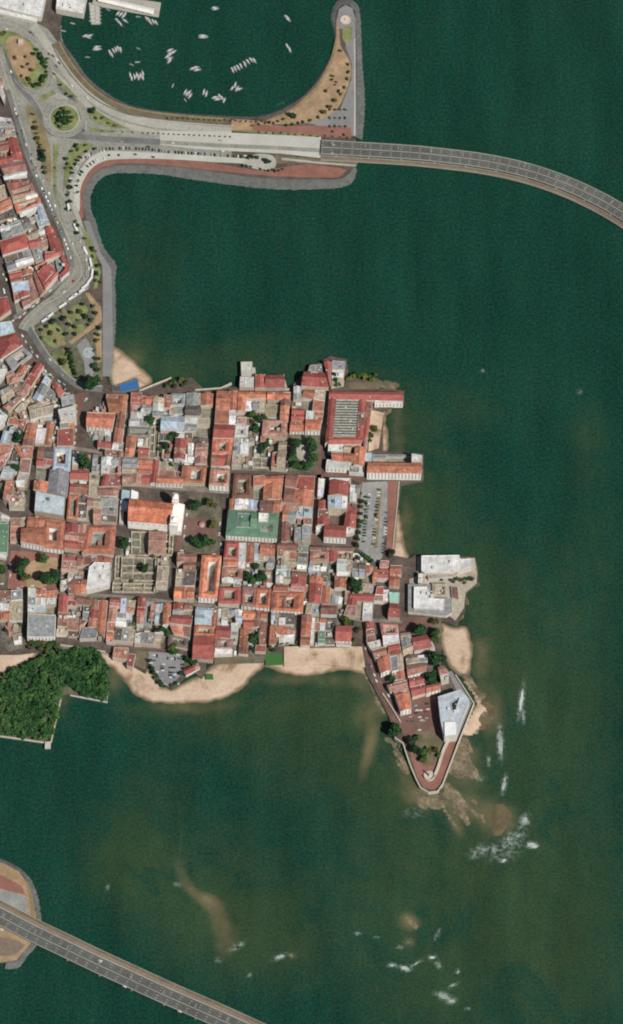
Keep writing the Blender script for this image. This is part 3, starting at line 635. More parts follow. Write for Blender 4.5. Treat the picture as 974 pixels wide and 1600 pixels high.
# Building plans read off the photograph: tile origin, then roof corners in sixths of a pixel
# code = roof colour letter + form (f flat, x/y gable, h hip, c court, u roofless), height, W = windows on facade
PLANS = '''
T 0 180 7.49
@ in top-left block beside the avenue
0 20 130 40 160 130 0 130 wf 9
0 150 170 135 190 240 0 270 gf 8
95 260 190 260 270 530 150 520 ry 10
+ 0 320 100 300 100 400 0 420 bx 8
+ 0 500 150 470 160 540 0 580 rx 9
0 590 280 535 305 640 60 690 px 9
45 705 310 650 312 700 60 755 wx 8
@ in leaning block beside the avenue
70 770 330 740 305 820 110 870 bx 8
115 880 370 800 410 900 150 970 pc 9
150 975 425 905 440 960 170 1040 wx 7
170 1045 460 965 480 1030 210 1140 Tc 9
225 1130 425 1050 450 1110 250 1190 wx 8
430 1050 490 1040 560 1214 470 1214 By 9
@ in far-left block below courtyard hall
0 830 50 810 80 960 0 1000 sf 8
0 1020 110 965 145 1060 0 1150 tx 8
0 1155 150 1090 180 1190 0 1225 df 6
T 0 340 6.01
@ in leaning block beside the avenue
190 20 330 -10 360 70 220 115 dc 8
330 -20 425 -40 470 55 370 90 Bf 8
245 155 420 90 440 150 280 205 sx 7
@ in far-left block below courtyard hall
0 85 95 60 110 175 30 200 wc 7
105 55 185 20 222 130 115 165 gf 8
0 225 240 150 270 270 30 345 rh 10
40 355 285 285 310 355 60 420 df 6
60 430 300 360 320 420 80 500 wx 9
90 530 300 485 300 560 110 610 bc 8
110 620 270 590 280 680 130 705 Bf 8
275 580 305 570 370 740 290 790 py 8
310 510 360 520 425 680 375 730 by 7
130 715 268 692 290 800 160 870 rc 9
@ in triangular block at the avenue bend
430 100 490 75 600 318 500 338 ry 11
+ 425 330 595 320 600 335 430 393 rx 11
270 215 382 190 390 265 290 285 rx 9
385 180 440 155 450 260 398 285 pf 9
300 295 388 272 428 390 340 420 gf 7
330 460 440 405 450 425 352 498 Tf 8
355 522 455 435 545 535 432 668 rx 11
N 590 345 655 435 652 500 570 572 556 545 610 488 618 440 575 385 ry 10
520 370 580 362 612 450 548 520 gf 5
@ at the left edge beside the junction
0 755 70 748 102 865 0 945 rh 9
T 0 480 6.01
0 140 110 130 145 235 0 275 Bf 9 =pale blue-roofed building at the left edge by the junction|building|building
0 285 148 245 210 345 0 488 rh 10
50 480 215 378 300 445 120 590 gc 7
0 500 60 560 70 600 0 700 wf 7
60 620 120 590 150 645 75 710 pf 7
0 790 90 745 140 800 30 900 gf 7
@ in the quarter below the round junction
200 545 270 560 180 690 90 720 ty 8
+ 350 520 410 560 235 840 160 805 ry 9
275 570 345 550 330 640 262 655 df 5
90 720 175 700 200 745 150 790 pf 7
30 935 150 855 215 850 85 974 px 8
430 640 485 690 390 890 312 850 By 10
450 745 520 800 490 895 402 870 df 7
487 690 610 795 560 850 500 750 ry 8
T 0 590 6.01
575 185 690 160 710 250 590 275 gf 12
545 302 715 258 720 375 570 390 wf 19 =tall white block beside the brick street casting a dark shadow|building|tall_building
280 315 500 258 495 335 290 392 sf 9
265 275 420 218 540 218 280 300 sf 6
215 235 290 172 318 205 245 268 sf 7
140 305 205 240 240 268 180 330 sf 7
180 335 240 300 275 395 215 420 pf 7
0 300 70 360 40 430 0 470 wf 7
@ in the block of curved lane houses
90 380 150 370 180 448 70 430 tf 8
60 440 130 470 95 618 5 608 wc 8
155 390 250 412 220 500 180 450 rf 8
262 440 345 440 312 640 215 622 Ty 9
350 480 440 480 412 620 332 618 wf 9
445 420 510 420 475 640 418 630 ty 8
550 490 690 475 688 640 540 640 rf 9
565 400 645 385 645 465 570 470 wf 10
650 385 700 380 695 470 650 470 tf 8
270 400 440 380 440 430 250 440 sf 5
@ at left edge below curved lane
0 630 125 640 65 760 0 868 pf 8
@ in the block left of blue-edged court
135 650 310 650 290 760 205 755 tf 8
130 690 200 690 190 850 95 830 df 4
200 765 290 770 270 895 182 888 pf 8
40 840 150 830 110 940 0 940 Bf 8
180 900 270 890 250 974 160 960 sf 7
@ in the block with blue-edged court
365 655 505 655 495 820 345 815 bc 10
510 655 670 665 655 870 498 860 Bc 11 W
@ in the block left of the cathedral
690 700 740 700 730 860 680 860 sf 7
880 720 974 720 965 880 865 880 gc 7
670 870 830 875 825 955 660 950 rx 9
T 0 740 6.01
@ in the block left of blue-edged court
150 70 235 60 230 130 160 120 wf 7
60 75 135 70 85 265 30 230 ty 8
130 170 215 215 150 290 90 250 Tf 8
85 265 150 270 240 230 230 330 90 330 sf 6
@ in the block with blue-edged court
340 -55 650 -25 628 215 320 150 tc 10
340 165 615 222 600 395 325 350 Sf 13 =large white and grey market hall in the left part of town|hall|market_hall
@ in the block left of the cathedral
665 95 825 100 820 190 655 182 bx 9
845 0 930 0 920 200 835 200 sf 8
650 205 742 205 725 435 630 410 tc 9
748 205 822 215 812 420 730 415 gf 8
@ at left edge above the red square
0 470 85 462 70 742 -40 742 Gf 9 =bright green flat-roofed sports hall at the left edge above the red square|hall|sports_hall
-20 350 90 408 85 452 -20 462 Bc 8
-20 755 60 775 50 800 -20 780 wf 5
@ in the block above red square
265 405 420 410 420 505 255 500 Tx 9
205 515 420 505 415 685 200 640 tx 12 W
425 425 610 450 590 715 418 690 tc 11 W
105 420 200 420 165 640 100 640 pf 5
205 415 245 410 240 480 200 490 sf 6
@ in the block below white-grey roof hall
625 472 740 480 728 705 608 692 rx 10
745 480 830 485 800 718 735 708 py 9
@ in the block beside the park street
592 762 730 768 700 920 580 912 pf 9
735 770 905 790 880 850 725 860 bf 8
T 150 740 6.01
@ in the block left of the cathedral
-75 220 52 230 42 465 -88 450 pc 9
30 130 215 130 205 198 25 200 rx 8
58 235 208 240 190 455 52 445 df 9
85 0 235 0 218 122 50 110 rx 8
@ in the block below white-grey roof hall
-90 490 185 495 162 752 -128 742 tc 10
@ in the block beside the park street
-45 775 150 790 138 850 -20 830 bf 8
-10 835 135 840 130 1040 -90 1095 -60 880 wf 12
@ in the ruins block below the cathedral
340 535 495 540 488 748 338 740 su 7
505 545 660 550 652 745 497 740 px 9
668 560 722 560 712 750 655 750 su 7
190 770 240 770 232 970 180 970 su 6
250 775 560 780 550 990 240 985 su 7
585 870 680 875 665 1060 565 1055 sf 10
620 775 688 775 680 850 612 850 sf 6
@ in the block below the oval park
770 750 945 755 928 908 760 908 bc 12
T 150 890 6.01
@ in the ruins block below the cathedral
165 108 550 115 545 185 160 182 su 8
@ in the block beside the park street
50 25 140 25 130 130 45 120 tf 8
@ in the block below the oval park
760 0 818 0 808 150 748 150 sf 9
830 0 940 10 925 150 812 150 df 10
745 165 925 172 915 270 735 265 Tx 10
@ in the block below the ruins
140 268 235 272 220 365 130 358 rx 8
240 272 290 278 280 405 230 400 Bf 8
295 290 370 292 355 398 288 395 sc 8
130 375 200 378 180 490 115 485 py 8
200 400 340 420 330 538 190 520 wc 8
110 497 180 500 180 578 107 568 tf 8
105 585 182 588 172 680 100 670 Tf 9
192 548 370 570 358 678 175 662 gf 9
400 268 470 272 440 512 385 505 ry 10
470 295 540 302 520 540 445 515 gc 6
522 320 565 320 550 470 510 460 pf 8
572 325 635 320 628 500 555 495 Bc 8
642 325 705 325 690 510 632 508 ty 9
430 592 610 602 600 708 415 688 gf 9
372 602 425 592 418 690 365 688 wf 10
555 592 612 592 608 655 550 652 wf 7
@ below the waterfront street
175 728 305 738 288 848 160 820 tf 8
312 792 370 800 340 918 295 900 rf 8
@ beside the lower car park
825 940 950 885 974 925 850 990 rx 6
@ in the long block above the car park
735 315 910 325 905 415 725 415 bc 9
718 425 905 440 888 525 702 505 rx 10
700 525 888 540 880 640 735 608 Tf 9
690 605 865 642 858 738 680 700 dc 7
T 0 890 6.01
@ in the block beside the park street
640 92 812 100 805 222 645 212 Tx 9
572 42 690 28 640 168 570 168 wc 9
@ in the grey block below the park
268 170 335 180 330 395 265 392 wf 12
345 188 428 188 425 265 340 262 tf 10
435 198 540 198 530 258 430 262 tf 10
340 270 528 270 520 388 338 390 wc 10
265 412 525 428 515 635 258 632 gf 15 W =tall grey flat-roofed block with roof plant below the left park|building|apartment_block
@ at the left edge below the park
0 198 102 198 92 278 0 300 bf 8
108 198 208 192 203 278 110 288 gf 9
0 312 88 318 85 380 0 388 wf 8
0 397 88 392 85 462 0 472 px 8
92 292 213 292 208 478 88 478 sf 7
120 620 200 600 205 690 140 700 wf 4
@ in the bright red-roofed block
560 238 638 250 625 532 545 528 ry 11
642 245 718 245 712 338 632 330 pf 11
720 240 862 270 850 328 718 318 bx 10
640 458 742 462 735 568 632 560 pf 9
790 342 848 342 840 468 780 462 gf 9
868 285 925 292 905 538 832 536 by 10
930 295 1010 300 978 638 908 545 Ty 11
758 472 825 480 775 540 748 612 px 8
785 548 925 545 900 640 752 648 gf 9
@ below the waterfront street
540 562 635 562 635 612 532 610 sf 6
642 562 742 578 738 628 640 622 df 6
T 150 590 6.01
@ in first waterfront block from west
230 182 292 182 240 622 165 600 Ty 11
+ 100 195 225 200 210 335 130 330 tx 10
-78 332 178 342 150 478 -85 455 Tx 13 W
22 592 142 602 138 658 20 648 rx 8
32 492 138 502 133 588 26 580 gc 7
165 612 258 615 248 680 150 670 wf 7
105 160 300 165 298 180 100 190 tf 8
92 682 258 690 253 738 88 720 bf 6
@ in the block left of the cathedral
60 752 215 752 205 908 50 892 wc 9
218 702 258 702 248 912 208 912 py 8
@ in second waterfront block from west
335 145 432 145 428 228 330 228 rf 9
436 175 545 178 530 258 432 258 Tx 9
545 192 638 196 628 370 535 362 wy 13
642 162 708 166 690 278 642 278 rx 9
442 270 535 262 530 332 422 328 Bx 9
335 334 525 336 520 378 330 378 wf 7
330 242 428 242 428 326 330 326 pc 8
622 362 838 368 818 498 610 488 Bx 13
700 268 828 272 820 342 690 338 sf 8
712 152 838 152 830 258 702 258 gc 8
322 392 408 392 404 448 316 448 wx 8
415 382 505 385 498 455 410 452 sf 6
310 468 513 476 505 555 302 542 gc 8
295 552 388 556 345 738 275 732 Ty 10
400 575 490 575 485 645 392 640 wf 9
405 656 498 662 490 752 400 748 rx 9
518 455 595 445 575 738 502 745 su 6
610 525 700 525 690 600 605 590 df 4
752 582 852 582 835 762 737 752 ry 11
762 512 833 516 828 568 752 564 wf 9
258 748 398 752 390 888 250 882 gx 10
402 772 528 774 518 898 395 888 Tx 10
255 910 512 915 498 990 250 985 rx 10
532 782 600 784 572 985 512 985 ry 9
600 792 815 802 808 925 592 925 dc 6
578 928 815 934 810 995 566 988 tx 10 W
T 300 590 6.01
@ in third waterfront block from west
-45 145 198 150 185 368 -62 358 bc 10
-62 378 168 385 158 502 -70 498 gc 11
-80 512 152 518 138 612 -88 605 bc 9
40 622 148 622 133 808 30 806 py 10
-88 615 35 628 28 798 -92 790 wc 8
-80 828 138 832 118 985 -108 978 tc 10
@ in fourth waterfront block from west
240 125 428 132 405 435 217 428 tc 11
217 442 398 448 385 572 202 570 rx 11
200 577 384 582 370 712 192 712 Tc 10
190 717 368 722 355 825 182 818 bx 9
182 850 348 862 338 1015 165 1005 pc 13 W
@ in fifth waterfront block from west
445 135 712 135 702 198 440 195 Tx 11
+ 440 198 508 200 500 308 430 305 Ty 11
512 202 692 208 685 325 508 315 sf 5
715 140 925 145 905 205 712 205 Tx 11
+ 842 208 920 208 900 392 832 385 Ty 11
700 255 828 262 822 375 692 368 sf 5
672 398 893 402 885 550 662 540 pc 11
652 530 698 535 690 598 646 594 tf 8
772 602 888 602 870 845 748 838 sc 11
432 378 508 380 500 438 422 430 pf 8
515 382 598 388 590 462 508 450 bf 7
415 442 528 452 518 555 402 552 wc 9
400 562 462 570 450 718 387 712 gf 10
468 572 588 577 570 715 453 715 gc 9
385 727 468 732 460 832 376 830 sf 9
575 735 738 742 733 828 572 826 su 7
@ on the north waterfront pier
600 -22 862 -22 872 88 597 88 rx 10
458 -5 588 -5 584 88 452 88 wf 8
460 -148 570 -148 560 -12 466 -12 wf 5 =white square pavilion on piles above the fifth waterfront block|pavilion|pavilion
T 440 550 6.01
@ at the walled northern point
215 192 400 198 440 325 190 310 rx 12
+ 402 92 465 92 455 320 430 200 ry 12
482 85 598 95 580 305 472 325 sf 5
270 132 388 112 383 188 252 188 wf 5
@ in sixth waterfront block from west
120 328 208 328 198 438 116 438 wc 9
212 352 412 365 388 558 202 538 pc 10
106 532 213 537 208 638 97 638 rx 10
92 657 213 662 208 742 82 742 tx 9 W
236 552 308 562 300 628 231 628 wf 8
312 552 393 557 380 638 312 638 tf 8
232 640 368 642 353 738 226 733 Tx 11 W
@ in the walled seafront palace quarter
450 368 1140 375 1138 458 450 440 rx 12 =red-roofed wings framing the louvred hall and reaching out over the water|palace|palace
+ 450 440 505 440 478 800 412 865 ry 12
+ 735 458 790 458 765 800 708 800 ry 12
+ 800 460 850 470 800 940 772 900 ry 10
+ 478 802 768 805 740 868 440 868 rx 12
512 445 730 448 704 798 482 795 Lf 11 =great hall with long grey louvred roof framed by red wings|hall|louvred_hall
880 462 1138 462 1135 480 880 480 wf 10 W
T 440 700 6.01
445 -28 655 -22 642 42 440 25 sf 11
470 45 690 58 675 128 480 108 tx 13
+ 695 0 790 0 772 168 682 148 Ty 12
430 112 640 130 632 195 420 185 wf 10 W
642 172 778 182 770 232 638 222 wf 9
@ among forecourts of red-roofed theatre
455 308 635 318 625 445 446 440 ry 17 =red-roofed theatre around a dark court with a grey stage house|theatre|theatre
+ 440 448 623 452 614 568 440 563 Bf 19
+ 358 495 438 500 450 718 340 715 ry 13
+ 627 515 700 520 694 742 590 735 ry 13
+ 412 720 608 738 600 848 402 838 rx 14 W
455 282 650 288 640 308 452 302 wf 12
602 748 688 752 684 800 606 798 wf 8
652 345 738 352 720 498 642 492 wc 8
352 285 408 292 390 455 342 452 wf 8
330 725 400 725 360 778 326 788 wf 8
@ in the block below the tree-ringed plaza
45 255 310 268 292 548 22 535 bc 10
152 555 294 563 288 650 142 643 Bf 9
22 542 143 562 130 678 12 676 tc 9
12 692 75 697 65 876 2 876 by 9
130 752 195 745 190 868 122 862 gf 9
200 725 280 733 270 865 196 862 wf 12
215 655 288 664 283 716 212 712 bf 7
T 300 740 6.01
@ in the block of green-roofed palace
345 340 815 375 795 608 320 580 Gh 13 W =big green-roofed palace with windowed white front beside the oval park|palace|palace
+ 432 372 612 378 600 505 425 498 Gf 16.6
+ 632 372 720 378 712 448 628 450 wf 17.5
+ 650 480 760 488 755 540 645 532 gf 16.4
360 242 408 242 402 332 355 332 ty 9
412 243 528 247 522 333 404 333 wc 9
532 248 632 252 634 335 528 333 Bf 9
402 5 570 5 560 228 382 225 bc 8
582 25 858 15 832 238 578 232 Tc 12
646 250 828 248 815 365 640 362 Tx 12
@ in the block below the oval park
95 765 278 772 236 1172 62 1160 Tc 14 W =long bright orange-roofed hall around a narrow court below oval park|town hall|orange_hall
@ in the block below green-roofed palace
320 642 443 648 428 798 302 790 rc 10
448 652 513 652 500 895 437 890 wf 9
517 657 588 657 578 828 510 828 by 8
592 657 643 662 630 818 586 812 Bf 9
652 662 783 668 773 768 642 762 tx 9
640 778 773 780 768 875 632 875 dc 8
302 807 428 807 428 868 297 868 tx 8
290 878 478 882 470 985 282 985 pc 8
@ in the block below the tree-ringed plaza
812 662 860 665 850 780 805 775 bf 8
800 870 935 875 925 960 795 955 wc 8
850 225 1000 240 990 350 830 340 px 8
T 300 890 6.01
@ in the block below green-roofed palace
290 75 462 80 455 155 285 150 wc 9
267 168 458 173 452 318 250 312 rc 11
478 158 598 168 578 345 467 335 pc 11 W
602 172 743 182 727 360 582 348 Tc 11 W
@ in the narrow block above the beach wall
42 350 198 362 188 515 32 508 Bc 9
198 362 242 352 220 525 192 525 ty 9
32 522 218 532 208 618 26 608 tc 9
22 625 213 625 195 842 8 825 rx 10
@ in the block above grassy terrace
252 368 340 372 330 525 236 522 sc 9
347 378 473 388 468 498 342 488 Bc 9
232 533 368 533 358 645 222 638 rx 10
372 502 438 502 430 618 367 616 wf 9
227 655 383 655 374 732 217 732 pc 8
222 750 383 755 378 795 212 802 wf 7
490 388 708 398 698 465 482 455 Tx 10
492 472 663 480 658 535 487 532 rx 9
462 548 533 553 523 792 442 785 by 8
665 495 708 495 690 705 632 700 630 600 by 9
603 712 693 717 688 770 597 765 rf 8
@ in the wedge block beside green pitch
752 405 815 410 805 510 747 505 wc 8
820 455 880 455 875 520 817 516 wf 9
822 412 965 418 958 512 882 512 880 450 df 8
737 530 905 537 885 600 800 660 790 700 727 698 tf 9
822 625 965 610 955 670 822 680 wf 8
905 545 970 555 960 610 895 610 px 7
@ in the block right of long street
797 22 932 27 918 128 792 118 wc 9
777 145 918 152 908 208 767 203 tx 9
757 235 888 242 878 380 747 366 bc 9
T 440 850 6.01
0 75 148 82 140 205 0 198 sc 8
-30 0 158 0 150 55 -38 52 bx 8
168 12 253 17 243 188 152 178 gf 9
152 195 240 205 235 238 146 235 wf 8
105 248 233 258 210 435 92 428 rx 11
-28 272 98 282 88 368 -28 366 wc 8
-28 382 93 392 80 438 -28 436 bf 8
-85 445 213 452 197 635 -95 618 Tc 10 W
@ in the block above the sea terrace
272 22 688 32 686 60 270 58 bx 9
275 68 458 72 450 155 272 152 pc 9
272 165 368 170 358 248 256 245 wc 9
462 72 530 77 525 160 462 158 ry 11
527 148 663 158 650 255 525 248 wf 12
522 258 648 272 640 298 520 296 wf 8
507 302 613 308 603 408 502 402 Ty 10
272 305 390 318 362 555 262 552 by 8
395 305 428 310 420 360 392 355 df 5
388 408 458 412 450 562 375 562 ty 9
462 420 588 442 560 562 442 562 gc 9
377 575 522 582 513 658 372 652 bx 9
248 562 362 572 350 655 227 650 gf 8
602 440 638 447 612 560 595 555 pf 7
642 512 708 512 690 674 588 665 py 9
652 470 868 472 860 535 642 525 rx 9
772 552 858 557 848 700 762 694 wf 9
708 550 758 557 752 688 692 676 sf 7
792 205 893 215 880 355 802 345 Tc 9
670 172 788 182 778 292 667 285 gc 9
745 375 868 382 858 436 742 428 sf 7
10 110 110 115 100 150 10 150 tf 7
@ in the row above the walled sand
197 668 288 672 270 855 187 852 ty 10
288 690 315 690 302 925 272 925 wf 9
187 873 268 878 262 945 182 942 tx 9
322 692 418 702 408 808 318 803 pc 8
422 702 528 705 518 808 412 806 dc 7
350 818 410 818 404 930 347 930 Gf 8
415 822 508 825 498 938 412 938 df 5
517 772 658 775 648 912 512 905 rx 10 W
522 918 655 922 648 948 518 946 sf 6
T 590 850 6.01
@ beside the walled seaside complex
30 160 105 165 100 222 25 218 px 8
125 205 225 210 220 280 120 275 tx 9
118 305 208 310 202 385 112 380 px 9
-30 240 5 240 0 320 -35 318 tx 9
15 240 100 240 95 328 5 322 rx 9
120 290 190 290 185 370 110 365 tx 9
0 405 58 405 50 535 -30 530 rf 8
62 432 108 432 102 535 32 535 wf 8
112 455 205 462 198 548 118 545 Mf 10
122 560 210 570 205 685 102 675 rx 11
T 550 960 6.01
@ on the point left of central lane
137 82 203 78 212 172 140 186 ry 9
142 202 212 193 222 242 142 262 bf 8
145 272 262 243 275 300 178 325 wf 10
267 85 428 95 438 188 290 195 pc 9
292 202 440 192 448 250 298 285 wf 12
192 342 308 308 338 392 222 412 bx 10
347 292 443 278 468 362 348 382 bx 10
242 432 350 394 368 520 278 548 Ty 11 W
362 402 425 387 435 520 382 536 gf 11 W
432 390 475 388 485 515 440 518 sf 10
377 552 488 534 498 598 400 615 tf 8
332 662 513 618 523 675 362 715 rx 11
387 722 528 692 538 730 412 750 pf 9
412 762 538 742 553 885 462 905 Ty 12 W
@ on the point right of central lane
457 178 545 168 572 325 488 375 sy 10
562 222 698 194 755 302 590 335 rx 10
702 240 740 232 778 308 735 325 Bf 9
507 400 698 375 708 436 520 465 gc 8
517 482 698 455 698 532 532 580 bx 10 W
542 602 678 588 675 645 548 672 rx 10
552 690 680 658 698 728 572 770 rx 9
702 672 828 645 828 698 704 735 tx 10 W
812 502 858 482 905 550 832 565 px 9
832 575 910 560 908 612 842 632 wf 9
T 590 850 6.01
@ at the walled seaside complex
N 415 112 770 108 775 142 885 145 880 212 750 248 690 270 440 268 415 255 wf 11 =large white-roofed upper building of the walled seaside complex|building|seaside_building
385 275 438 278 428 372 382 366 wf 9 =small white block joining the two parts of the seaside complex|building|seaside_building
N 290 380 500 388 502 500 690 515 700 640 645 672 288 632 gf 6 =low grey base building of the walled seaside complex|building|seaside_building
N 345 405 472 405 478 512 628 522 622 605 342 602 wf 11 =white L-shaped block on the grey base by the sea|building|seaside_building
470 268 760 262 745 300 480 325 sf 6 =long low beige arcade across the middle of the walled seaside complex|arcade|arcade
515 368 650 368 650 492 520 490 sc 6 =low beige courtyard block inside the walled seaside complex|building|seaside_building
690 400 752 398 764 530 700 505 bf 4 =low brown flat-roofed block on the seaside terrace near the sea|building|seaside_building
T 590 1050 4.87
@ at the southern tip
N 462 190 632 137 700 212 640 355 602 478 510 492 482 370 Sf 17 =big white angular building on the southern tip beside the sea wall|building|angular_building
T 0 0 6.01
@ beside the harbour
N -60 -120 450 -120 388 160 270 135 -60 45 wf 12 =huge white-roofed market shed in the top left corner|shed|market_shed
N -60 55 0 92 352 180 348 205 -60 110 wf 5 =long narrow white canopy below the huge market shed|canopy|canopy
540 -60 820 -60 785 130 527 82 wf 11 =white-roofed harbour shed beside the short jetty|shed|harbour_shed
175 370 222 372 218 405 172 402 wf 5 =small white kiosk on the teardrop traffic island|kiosk|kiosk
0 880 20 780 50 900 40 980 wf 6
-40 740 20 720 30 790 -30 850 pf 7
T 590 700 6.01
@ on the long seafront pier
-85 135 418 143 408 238 -98 232 Tx 17 W =long orange-roofed seafront hall with arcaded white front jutting into the sea|hall|pier_hall
322 52 425 68 418 130 320 128 wf 18 =white square tower block at the sea end of the pier hall|tower|tower_block
-40 60 315 62 312 110 -40 108 gc 8
-110 50 -50 50 -55 120 -115 120 Bf 8
'''
# ================================================================ labels
ORD = ['first', 'second', 'third', 'fourth', 'fifth', 'sixth', 'seventh', 'eighth', 'ninth', 'tenth', 'eleventh', 'twelfth', 'thirteenth', 'fourteenth', 'fifteenth', 'sixteenth', 'seventeenth', 'eighteenth', 'nineteenth', 'twentieth']
ORD += ['twenty-'+q for q in ORD[:9]]+['thirtieth']+['thirty-'+q for q in ORD[:9]]+['fortieth']+['forty-'+q for q in ORD[:9]]+['fiftieth']+['fifty-'+q for q in ORD[:9]]+['sixtieth']
NUM = {2: 'two', 3: 'three', 4: 'four', 5: 'five', 6: 'six', 7: 'seven', 8: 'eight', 9: 'nine', 10: 'ten'}
REG = []          # (object, description, plural, place, position)
def reg(o, desc, plural, place, pos): REG.append((o, desc, plural, place, Vector(pos)))
def finish_labels():
    from collections import defaultdict
    g = defaultdict(list)
    for r_ in REG: g[(r_[1], r_[3])].append(r_)
    for (desc, place), rows in g.items():
        if len(rows) == 1:
            rows[0][0]['label'] = f'{desc} {place}'; continue
        gap = {}
        for ax in (0, 1):
            q = sorted(r_[4][ax] for r_ in rows); gap[ax] = min(b-a for a, b in zip(q, q[1:]))*(1 if len(rows) < 3 else 1)
        span = {ax: max(r_[4][ax] for r_ in rows)-min(r_[4][ax] for r_ in rows) for ax in (0, 1)}
        ax = max((0, 1), key=lambda a: gap[a]) if len(rows) < 7 else max((0, 1), key=lambda a: span[a])
        rows.sort(key=lambda r_: r_[4][ax], reverse=(ax == 1)); side = ('left', 'top')[ax]; n = len(rows)
        for i, r_ in enumerate(rows):
            if n == 2: t = (('leftmost', 'rightmost'), ('upper', 'lower'))[ax][i]+' of two '+r_[2]
            elif i == 0: t = ('leftmost', 'topmost')[ax]+' of '+NUM.get(n, 'the')+' '+r_[2]
            elif i == n-1: t = ('rightmost', 'lowest')[ax]+' of '+NUM.get(n, 'the')+' '+r_[2]
            else: t = f'{ORD[i]} from {side} of {NUM.get(n, "the")} {r_[2]}'
            t = f'{t} {place}'
            if len(t.split()) > 16: t = ' '.join(q for q in t.split() if q not in ('the', 'a'))
            if len(t.split()) > 16: t = t.replace(' of ', ' ', 1)
            r_[0]['label'] = t

# ================================================================ buildings
RC = {'t': (.40, .165, .105), 'T': (.50, .19, .115), 'b': (.25, .125, .095), 'r': (.33, .09, .075), 'p': (.38, .205, .17), 'w': (.72, .72, .70), 'g': (.27, .29, .29),
      'B': (.38, .47, .54), 's': (.42, .35, .26), 'G': (.105, .215, .135), 'M': (.30, .62, .54), 'd': (.13, .11, .095), 'L': (.085, .085, .075), 'S': (.50, .57, .62)}
RM = {'t': 'tile', 'T': 'tile', 'b': 'tile', 'r': 'metal', 'p': 'tile', 'w': 'whiteroof', 'g': 'flat', 'B': 'metal', 's': 'flat', 'G': 'metal', 'M': 'plain', 'd': 'flat', 'L': 'flat', 'S': 'whiteroof'}
RN = {'t': 'terracotta-tiled', 'T': 'orange-tiled', 'b': 'brown-tiled', 'r': 'red-roofed', 'p': 'dusty pink-roofed', 'w': 'white-roofed', 'g': 'grey-roofed', 'B': 'pale blue-roofed', 's': 'sand-roofed', 'G': 'green-roofed', 'M': 'mint-roofed', 'd': 'dark-roofed', 'L': 'louvred-roofed', 'S': 'silver-roofed'}
WALLC = [(.62, .58, .50), (.55, .50, .42), (.68, .66, .60), (.50, .42, .33), (.58, .46, .36), (.60, .60, .56), (.52, .44, .36)]

WM = ['wall']
def lerp(a, b, t): return a+(b-a)*t
def bil(q, u, v): return lerp(lerp(q[0], q[1], u), lerp(q[3], q[2], u), v)     # q = TL TR BR BL
def slab(V, F, th=.3):
    """give an open roof surface a thickness and a fascia"""
    n = len(V); v = [tuple(p) for p in V]+[(p[0], p[1], p[2]-th) for p in V]; f = [tuple(q) for q in F]+[tuple(i+n for i in q[::-1]) for q in F]
    E = {}
    for q in F:
        for i in range(len(q)): E[(q[i], q[(i+1) % len(q)])] = 1
    for a, b in E:
        if (b, a) not in E: f.append((b, a, a+n, b+n))
    return v, f
def up(V, F):
    out = []
    for q in F:
        a, b, c = [Vector(V[i]) for i in q[:3]]
        out.append(q if (b-a).cross(c-a).z > 0 else q[::-1])
    return out
def expand(q, d):
    c = sum(q, Vector((0, 0)))/len(q); return [p+(p-c).normalized()*d for p in q]
win_me = None
def window_mesh():
    global win_me
    if win_me is None:
        v, f = merge(box(0, 0, 0, 1.1, .16, 1.8), box(0, -.05, -.25, 1.5, .3, .22))
        win_me = mesh('window', v, f); win_me.materials.append(M['glass'])
    return win_me
PLACED = []        # footprints in world space
BLOCKS = {}
UNIT = {}
def unit(kind):
    if kind not in UNIT:
        if kind == 'roof_unit': v, f = merge(box(0, 0, 0, 1.7, 1.2, 1.1), box(0, 0, 1.1, .8, .8, .15))
        elif kind == 'water_tank':
            n = 10; v = []; f = []
            for z, r_ in ((0, .9), (1.3, .95), (1.6, .4)):
                v += [(r_*math.cos(i*2*math.pi/n), r_*math.sin(i*2*math.pi/n), z) for i in range(n)]
            for k in (0, 1): f += [(k*n+i, k*n+(i+1) % n, (k+1)*n+(i+1) % n, (k+1)*n+i) for i in range(n)]
            f.append(tuple(range(2*n, 3*n)))
        elif kind == 'stair_house': v, f = merge(box(0, 0, -.3, 3.4, 3.0, 2.6), box(0, 0, 2.3, 3.8, 3.4, .25))
        elif kind == 'skylight':
            v, f = merge(box(0, 0, -.2, 2.4, 1.4, .5))
        elif kind == 'dormer':
            v = [(-1, -1.2, -.6), (1, -1.2, -.6), (1, 1.6, -.6), (-1, 1.6, -.6), (-1, -1.2, 1.0), (1, -1.2, 1.0), (1, 1.6, 1.0), (-1, 1.6, 1.0), (0, -1.4, 1.7), (0, 1.6, 1.7)]
            f = [(0, 1, 5, 4), (1, 2, 6, 5), (3, 0, 4, 7), (2, 3, 7, 6), (4, 5, 8), (7, 4, 8, 9), (5, 6, 9, 8), (6, 7, 9)]
        elif kind == 'chimney': v, f = merge(box(0, 0, -1, .9, .9, 2.6), box(0, 0, 1.6, 1.1, 1.1, .2))
        elif kind == 'skylight_ridge': v, f = box(0, 0, -.3, 4, 1.2, 1.0)
        UNIT[kind] = mesh(kind, v, f)
        UNIT[kind].materials.append(M['plain'])
    return UNIT[kind]
